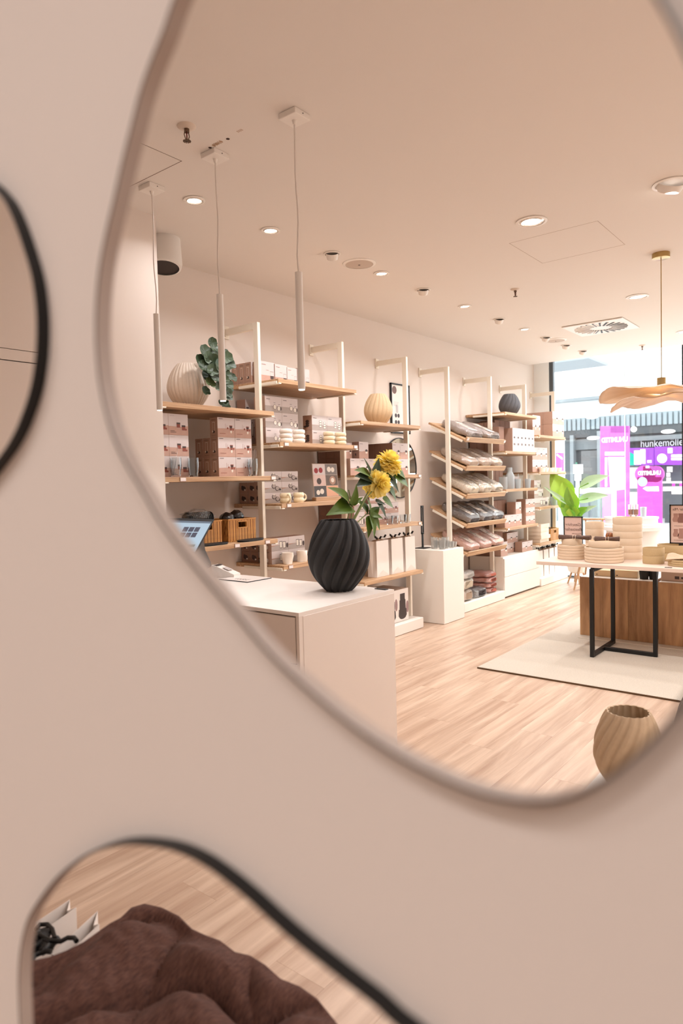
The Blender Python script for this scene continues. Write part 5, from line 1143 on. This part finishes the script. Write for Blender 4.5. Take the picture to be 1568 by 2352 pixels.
# ------------------------------------------------------------------ mall beyond the glass
struct(MB().box(XF+.06, 40, -14, 26, -.1, 0).build('mall_floor', mat('mall_floor', (200, 200, 198), .3)))
def panel(x, px0, px1, py0, py1, name, mt, th=.12, parent=None, pyr=None):
    """upright panel parallel to the shop front at distance x, corners as seen; left edge px0"""
    a = at(px0, py0, 0, x); b = at(px1, pyr if pyr is not None else py0, 0, x); c = at(px0, py1, 0, x)
    o = MB().box(x, x+th, b.y, a.y, c.z, a.z).build(name, mt, parent); return o
XG = 24.0
fb = at(1560, 990, 0, XG)
t = empty('mall_shopfront', (XG, 0, 0), 'grey shop facade across the mall with an illuminated name sign', 'shopfront'); 
def mp(px0, px1, py0, py1, name, mt, dx=0, th=.1, ph=None):
    a = at(px0, py0, 0, XG+dx); b = at(px1, py0, 0, XG+dx); c = at(px0, py1, 0, XG+dx)
    return MB().box(dx, dx+th, b.y, a.y, c.z, a.z).build(name, mt, t)
SHOPF = t
M1 = mat('facade_dark', (78, 83, 86), .6); M2 = mat('facade_mid', (118, 124, 126), .6); M3 = mat('facade_glass', (92, 98, 102), .2); M4 = mat('fascia_black', (52, 52, 54), .6)
mp(1296, 1640, 1000, 1212, 'glazed_wall', M3, .3, .1)
mp(1286, 1640, 964, 990, 'fascia_back', mat('fluted_back', (138, 150, 155), .5), .05, .2)
fm = None
y0 = at(1290, 964, 0, XG).y; y1 = at(1640, 964, 0, XG).y; zt_ = at(1300, 964, 0, XG).z; zb_ = at(1300, 990, 0, XG).z; k = 0
while y0 > y1:
    if fm is None: fm = MB().box(-.03, .05, 0, .11, zb_, zt_).mesh('fluted_slat', mat('fluted', (142, 154, 158), .4))
    put('fluted_slat', fm, t, (0, y0, 0)); y0 -= .165
mp(1286, 1640, 990, 1008, 'soffit_band', M1, .02); mp(1440, 1640, 1004, 1014, 'light_band', M2, -.3, .3)
mp(1443, 1640, 1016, 1044, 'sign_fascia', M4, -.05, .1)
mp(1308, 1316, 1000, 1200, 'column', mat('col_pale', (138, 145, 148), .5), -.1, .3); mp(1370, 1380, 990, 1190, 'column', mat('col_pale', (196, 204, 208), .5), -.1, .3)
mp(1318, 1370, 1010, 1034, 'shop_ceiling', M2, .1); mp(1334, 1370, 1036, 1100, 'inner_wall', mat('inner_grey', (112, 114, 114), .6), .1)
mp(1318, 1324, 1062, 1120, 'green_panel', mat('panel_green', (120, 190, 160), .5), .1); mp(1443, 1460, 1075, 1115, 'white_display', WHITE, .0)
for a, b_ in ((1528, 1542), (1530, 1537)): pass
sg = at(1535, 1016, 0, XG)
LET = mat('sign_letters', (205, 208, 208), .5, emit=(215, 218, 218), estr=.35)
pl = at(1471, 1020, 0, XG-.1); prr = at(1566, 1011, 0, XG-.1)
me = text_mesh('hunkemöller', 1.0, LET, .02); xs_ = [v.co.x for v in me.vertices]; wtxt = max(xs_)-min(xs_)
sc_ = ((pl.y-prr.y)*1.115)/wtxt; me.transform(Matrix.Scale(sc_, 4)); me.transform(Matrix.Scale(1.25, 4, (0, 1, 0)))
me.transform(Matrix.Translation((-.12, (pl.y+prr.y)/2-(pl.y-prr.y)*.057, pl.z)) @ ROTX); put('lettering', me, t)
PURP = mat('screen_purple', (120, 52, 160), .4, emit=(190, 96, 240), estr=.3); MAG = mat('banner_magenta_glow', (190, 80, 170), .5, emit=(240, 130, 224), estr=.3); MAG2 = mat('stand_pink_glow', (186, 60, 150), .5, emit=(240, 100, 208), estr=.3)  # banner and stand are no lamps; a glow is added to their colour
PWH = mat('print_white_glow', (244, 242, 248), .5, emit=(240, 240, 248), estr=.3); PGR = mat('print_green', (0, 150, 128), .5, emit=(0, 214, 184), estr=.25); PDK = mat('stand_violet_glow', (130, 50, 124), .5, emit=(186, 84, 180), estr=.3); PTE = mat('print_teal_glow', (140, 164, 166), .5, emit=(190, 214, 216), estr=.3)  # prints off the screens carry the same added glow
def obj_at(x, name, lab, cat, items, grp=None):
    """flat advertising object: list of (kind, px..., material, layer)"""
    t = empty(name, (x, at(1470, 1100, 0, x).y, 0), lab, cat, grp); o = Vector(t.location)
    for nm_, shp, mt, lay in items:
        b = MB(); X = x-.012*lay
        pts = [at(px, py, 0, x) for px, py in shp]
        vs = [(X-o.x, p.y-o.y, p.z) for p in pts]+[(X-o.x+(.10 if lay == 0 else .010), p.y-o.y, p.z) for p in pts]; n = len(pts)
        b.add(vs, [list(range(n)), [n+i for i in range(n)][::-1]]+[[i, (i+1) % n, n+(i+1) % n, n+i] for i in range(n)]); b.build(nm_, mt, t)
    return t
def Rr(x0, x1, y0, y1, s=-.012): return [(x0, y0), (x1, y0+s*(x1-x0)), (x1, y1), (x0, y1)]
def gy(px, x):
    lo, hi = 1100, 1400
    for _ in range(30):
        mid = (lo+hi)/2
        if at(px, mid, 0, x).z > 0: lo = mid
        else: hi = mid
    return lo
def El(cx, cy, rx, ry, n=20): return [(cx+rx*math.cos(2*PI*i/n), cy+ry*math.sin(2*PI*i/n)) for i in range(n)]
obj_at(XG-.4, 'purple_screen', 'purple advertising screen with two white handsets and a green wedge', 'screen', [('panel', Rr(1445, 1501, 1029, 1069), PURP, 0), ('green_wedge', [(1445, 1038), (1456, 1044), (1458, 1068.5), (1445, 1069)], PGR, 1), ('handset_print', Rr(1456, 1472, 1035, 1067), PWH, 2), ('handset_print', Rr(1470, 1482, 1032, 1065), PWH, 1), ('handset_print', Rr(1486, 1496, 1057, 1063), PWH, 1)], 'purple screens')
obj_at(XG-.4, 'purple_screen', 'purple advertising screen with a white disc at the frame edge', 'screen', [('panel', Rr(1502.5, 1600, 1026, 1068), PURP, 0), ('disc_print', El(1520, 1053, 11.5, 11), PWH, 1), ('box_print', Rr(1533, 1544, 1029, 1041), PWH, 1), ('text_bar', Rr(1541, 1600, 1044, 1050), PWH, 1), ('text_bar', Rr(1541, 1600, 1052, 1057), PWH, 1)], 'purple screens')
def mirrored_word(t, x, px0, px1, py, s, mt):
    a, b = at(px0, py, 0, x), at(px1, py, 0, x); me = text_mesh(s, 1, mt, .01, True, 0, 'CENTER', .03); xs_ = [v.co.x for v in me.vertices]; k = (a.y-b.y)/(max(xs_)-min(xs_)); me.transform(Matrix.Scale(k, 4)); me.transform(Matrix.Scale(1.35, 4, (0, 1, 0)))
    me.transform(Matrix.Translation((x-t.location.x, (a.y+b.y)/2-t.location.y, a.z)) @ ROTX); put('lettering', me, t)
t = obj_at(21.0, 'banner_column', 'tall magenta banner column printed UNLIMITED in mirror writing', 'banner', [('banner', Rr(1378, 1443.5, 979, gy(1410, 21)), MAG, 0), ('violet_band', Rr(1402, 1443.5, 979, 994), PDK, 1), ('white_panel', [(1396, 1050), (1434, 1050), (1434, 1124), (1402, 1128)], PWH, 1), ('white_bar', Rr(1389, 1433, 1038, 1046), PWH, 1), ('white_bar', Rr(1389, 1394, 1051, 1118), PWH, 1)])
mirrored_word(t, 20.97, 1381, 1441, 1012, 'UNLIMITED', PWH)
t = obj_at(20.5, 'pink_display_stand', 'pink round-topped promotional stand printed UNLIMITED in mirror writing', 'display stand', [('column', Rr(1463, 1519, 1096, gy(1490, 20.5)), MAG2, 0), ('head', El(1476, 1089, 19, 19), MAG2, 0), ('head', El(1505, 1089, 19, 19), MAG2, 0), ('head', Rr(1476, 1505, 1071, 1107), MAG2, 0), ('violet_patch', [(1492, 1072), (1512, 1070), (1523, 1082), (1522, 1098), (1500, 1084)], PDK, 1), ('disc', El(1475.5, 1106.5, 11, 10.8), PTE, 2), ('text_bar', [(1476, 1122), (1482, 1118), (1512, 1117), (1513, 1128), (1486, 1128)], PWH, 1), ('white_arc', Rr(1483, 1491, 1070, 1075), PWH, 2)])
mirrored_word(t, 20.45, 1464.5, 1517, 1087.5, 'UNLIMITED', PWH)
obj_at(22.0, 'white_counter', 'white counter with small devices behind the pink stand', 'counter', [('shelf', Rr(1520, 1600, 1106, 1110), WHITE, 0), ('counter_block', Rr(1522, 1600, 1118, 1128), WHITE, 0), ('counter_base', Rr(1526, 1600, 1128, gy(1560, 22)), M1, 0), ('counter_block', Rr(1542, 1600, 1120, 1135), WHITE, 1), ('device', Rr(1543, 1550, 1110, 1117), MAG2, 1), ('device', Rr(1560, 1568, 1110, 1117), MAG2, 1), ('panel', Rr(1531, 1542, 1072, 1084), WHITE, 0), ('panel', Rr(1530, 1537, 1086, 1095), WHITE, 0), ('panel', Rr(1530, 1538, 1097, 1106), WHITE, 0)])
obj_at(22.5, 'white_shelf_display', 'white wall display left of the pink stand', 'display', [('panel', Rr(1445, 1464, 1074, gy(1450, 22.5)), WHITE, 0), ('ledge', Rr(1445, 1464, 1122, 1130), M2, 1)])
obj_at(22.0, 'pink_sign', 'small pink shop sign left of the grey column', 'sign', [('panel', Rr(1266, 1292, 1040, 1082), MAG, 0), ('post', Rr(1276, 1279, 1082, gy(1278, 22)), M2, 0), ('stripe', [(1279, 1042), (1292, 1052), (1291, 1056), (1278, 1046)], PWH, 1)])
obj_at(16.5, 'notice_stand', 'white notice stand by the balustrade', 'sign stand', [('board', Rr(1316, 1335, 1067, 1088), PWH, 0), ('lower_board', Rr(1319, 1331, 1089, 1104), PWH, 0), ('post', Rr(1322, 1327, 1104, gy(1325, 16.5)), PWH, 0)])
# balustrade
XB = 17.0; t = empty('balustrade', (XB, 0, 0), 'glass balustrade with white handrail around the mall opening', 'balustrade')
a = at(1262, 1122, 0, XB); b_ = at(1405, 1122, 0, XB)
MB().box(-.06, .06, b_.y, a.y, a.z-.14, a.z).build('handrail', WHITE, t)
k = 0; yy = a.y
while yy > b_.y: 
    MB().box(-.01, .01, max(yy-.62, b_.y), yy-.02, .1, a.z-.15).build('glass_panel', film('balustrade_glass', (.86, .93, .94), .10, .05, 0), t); MB().box(-.03, .03, yy-.03, yy, 0, a.z-.14).build('post', M2, t); yy -= .64
MB().box(-.05, .05, b_.y-.09, b_.y, 0, a.z).build('post', mat('post_steel', (170, 180, 184), .3), t)
# mall ceiling parts seen over the facade
zc = 5.2
q = [at(*p_, 2, zc) for p_ in ((1263, 835), (1351.5, 823), (1396, 840), (1263, 857))]
b = MB(); vs = [(p_.x, p_.y, zc) for p_ in q]+[(p_.x, p_.y, zc+.1) for p_ in q]; b.add(vs, [[0, 1, 2, 3], [4, 5, 6, 7], [0, 1, 5, 4], [1, 2, 6, 5], [2, 3, 7, 6], [3, 0, 4, 7]])
tag(b.build('ceiling_canopy', mat('canopy_grey', (150, 158, 164), .6)), 'pale grey ceiling panel hanging over the mall walkway', 'ceiling panel')
t = empty('gallery_bulkhead', (25, 0, 0), 'white bulkhead and lit soffit above the opposite shops', 'bulkhead')
a = at(1264, 915, 0, 25); b_ = at(1640, 915, 0, 25); c_ = at(1300, 966, 0, 25)
MB().box(0, .5, b_.y, a.y+2, at(1300, 962, 0, 25).z, at(1300, 925, 0, 25).z).build('soffit_face', mat('bulk_white', (236, 240, 242), .7), t)
MB().box(-.3, 0, b_.y, a.y+2, at(1300, 925, 0, 25).z, at(1300, 918, 0, 25).z).build('grey_beam', mat('bulk_grey', (150, 158, 162), .7), t)  # light grey beam band above the white face
for i, (px, py) in enumerate(((1359, 958), (1362, 1006), (1455, 986), (1534, 991))):
    p = at(px, py, 0, XG-.32); MB().lathe([(.07, -.02), (.07, .02)], 16, M=Matrix.Translation((p.x-XG, p.y, p.z)) @ Matrix.Rotation(PI/2, 4, 'Y') @ Matrix.Diagonal((.9 if i != 2 else 1.3, 3.0 if i != 2 else 1.3, 1, 1))).build('spot_lens', mat('mall_lamp', (255, 255, 255), .3, emit=(255, 255, 255), estr=2), SHOPF)

# ------------------------------------------------------------------ foreground things in the low mirror
QM = bpy.data.materials.new('brown_muslin'); QM.use_nodes = True
nt = QM.node_tree; bs = nt.nodes['Principled BSDF']; bs.inputs['Roughness'].default_value = .95; N = nt.nodes.new; L = nt.links.new
tcn = N('ShaderNodeTexCoord'); mpn = N('ShaderNodeMapping'); mpn.inputs['Scale'].default_value = (1, 4, 1); mpn.inputs['Rotation'].default_value = (0, 0, .6); nn = N('ShaderNodeTexNoise'); nn.inputs['Scale'].default_value = 70; nn.inputs['Detail'].default_value = 6
L(tcn.outputs['Object'], mpn.inputs[0]); L(mpn.outputs[0], nn.inputs['Vector']); cr = N('ShaderNodeValToRGB'); cr.color_ramp.elements[0].position = .3; cr.color_ramp.elements[0].color = lin((70, 44, 37))+(1,); cr.color_ramp.elements[1].position = .7; cr.color_ramp.elements[1].color = lin((104, 70, 59))+(1,)
L(nn.outputs[0], cr.inputs[0]); L(cr.outputs[0], bs.inputs['Base Color']); bp = N('ShaderNodeBump'); bp.inputs['Strength'].default_value = .22; bp.inputs['Distance'].default_value = .003; L(nn.outputs[0], bp.inputs['Height']); L(bp.outputs[0], bs.inputs['Normal'])
# silhouette crest on plane: pixels -> points at roughly 1.45 m distance, quilt falls towards the viewer
crest = [(-20, 2222), (50, 2216), (110, 2203), (150, 2188), (190, 2168), (215, 2150), (250, 2125), (275, 2112), (300, 2088), (330, 2079), (370, 2088), (410, 2108), (440, 2138), (470, 2152), (505, 2165), (540, 2192), (575, 2200), (610, 2222), (645, 2254), (690, 2272), (730, 2300), (770, 2350), (800, 2390), (830, 2440)]
ZQ = .50
cp = [at(px, py, 2, ZQ) for px, py in crest]
def crest_at(u):
    s = u*(len(cp)-1); i = min(int(s), len(cp)-2); return cp[i].lerp(cp[i+1], s-i)
down = Vector((-.55, -.62, 0)).normalized()
def quilt(u, v):
    c = crest_at(u)
    if v < .25:                       # back slope, below the crest
        k = (.25-v)/.25; p = c-down*(.10*math.sin(k*PI/2))+Vector((0, 0, -.48*(1-math.cos(k*PI/2))))
    else:
        k = (v-.25)/.75; p = c+down*(.85*k)+Vector((0, 0, -.10*k-.0*k*k))
    p.x = max(p.x, .36)
    wq = Vector((noise.noise(Vector((p.x*5, p.y*5, 9))), noise.noise(Vector((p.x*5, p.y*5, 19))), 0))*.06
    al = (p+wq).dot(Vector((.75, -.66, 0))); ac = (p+wq).dot(Vector((.66, .75, 0)))
    r1 = abs(math.sin(ac*17+1.2*math.sin(al*9))); r2 = abs(math.sin(al*13+2.0+.8*math.sin(ac*11)))
    fold = .014*noise.noise(Vector((p.x*14, p.y*14, 4)))+.006*noise.noise(Vector((p.x*40, p.y*40, 2)))
    puff = .078*math.sqrt(r1)*(.45+.55*math.sqrt(r2))
    f = min(1, max(0, (v-.25)/.06)) if v >= .25 else 0
    return (p.x, p.y, p.z+(fold+puff-.042)*f)
b = MB(); b.grid(quilt, 200, 130)
o = b.build('quilt', QM); md = o.modifiers.new('s', 'SOLIDIFY'); md.thickness = .02; md.offset = -1
tag(o, 'rumpled dark brown muslin quilt reflected in the low mirror', 'quilt')
tag(MB().box(.36, 1.02, .25, 1.05, .002, .30, bev=.004).build('quilt_bench', WHITE), 'low white bench under the brown quilt', 'bench')

# two open paper bags with black cord handles on the floor beside the quilt
ZB = .36
def floor_bag(qs, lab, seed):
    """qs: four top corner pixels front-left, front-right, back-right, back-left"""
    c4 = [at(px, py, 2, ZB) for px, py in qs]; ctr = sum(c4, Vector())/4; t = empty('paper_bag', (ctr.x, ctr.y, .001), lab, 'bag', 'open white paper bags on the floor')
    o = Vector(t.location); T = [p-o for p in c4]; Bt = [Vector((p.x, p.y, 0))*.98 for p in T]
    ml = (T[0]+T[3])/2; mr_ = (T[1]+T[2])/2; inw = (mr_-ml).normalized()*.018
    ml2, mr2 = ml+inw-Vector((0, 0, .01)), mr_-inw-Vector((0, 0, .01)); mlb, mrb = Vector((ml.x, ml.y, 0)), Vector((mr_.x, mr_.y, 0))
    vs = T+Bt+[ml2, mr2, mlb, mrb]
    b = MB(); b.add(vs, [[0, 1, 5, 4], [3, 2, 6, 7], [0, 8, 10, 4], [8, 3, 7, 10], [1, 9, 11, 5], [9, 2, 6, 11], [4, 5, 6, 7]])
    ob = b.build('bag', PAPER, t, recalc=False); md = ob.modifiers.new('s', 'SOLIDIFY'); md.thickness = .0015
    return t, T
tA, TA = floor_bag([(50, 2140), (160, 2066), (175, 2084), (60, 2165)], 'open white paper bag on the floor farther from the quilt', 1)
tB, TB = floor_bag([(118, 2190), (224, 2092), (228, 2122), (130, 2215)], 'open white paper bag on the floor tucked against the quilt', 2)
def cord(px, zz_=.40, r=.0055):
    return [at(x, y, 2, zz_) for x, y in px]
t = empty('ribbon_handles', at(90, 2165, 2, .36), 'tangle of black ribbon handles over the paper bags', 'ribbon'); o = Vector(t.location)
for pts in ([(84, 2135), (92, 2124), (108, 2123), (120, 2135), (126, 2156)], [(60, 2148), (75, 2143), (95, 2150), (118, 2162), (140, 2162), (155, 2154), (170, 2154), (176, 2162)], [(52, 2170), (62, 2185), (80, 2175), (98, 2160), (115, 2165)], [(50, 2214), (62, 2200), (85, 2192), (105, 2185), (118, 2186)], [(70, 2212), (80, 2195), (100, 2186), (112, 2170)]):
    P_ = [Vector((p.x, p.y, 0)) for p in smooth([Vector(p) for p in cord(pts)][:], 1)] if False else cord(pts)
    MB().tube([p-o for p in P_], .0055, 8).build('cord', BLACK, t)
for i, (px, py, r) in enumerate(((85, 2155, .028), (70, 2180, .022), (108, 2172, .024))):
    crumple(*(at(px, py, 2, .39)-o), r*1.3, r*.8, r*.5, BLACK, 'knot', '', '', None, i+2, .5, t, 14)
print('objects', len(bpy.data.objects))
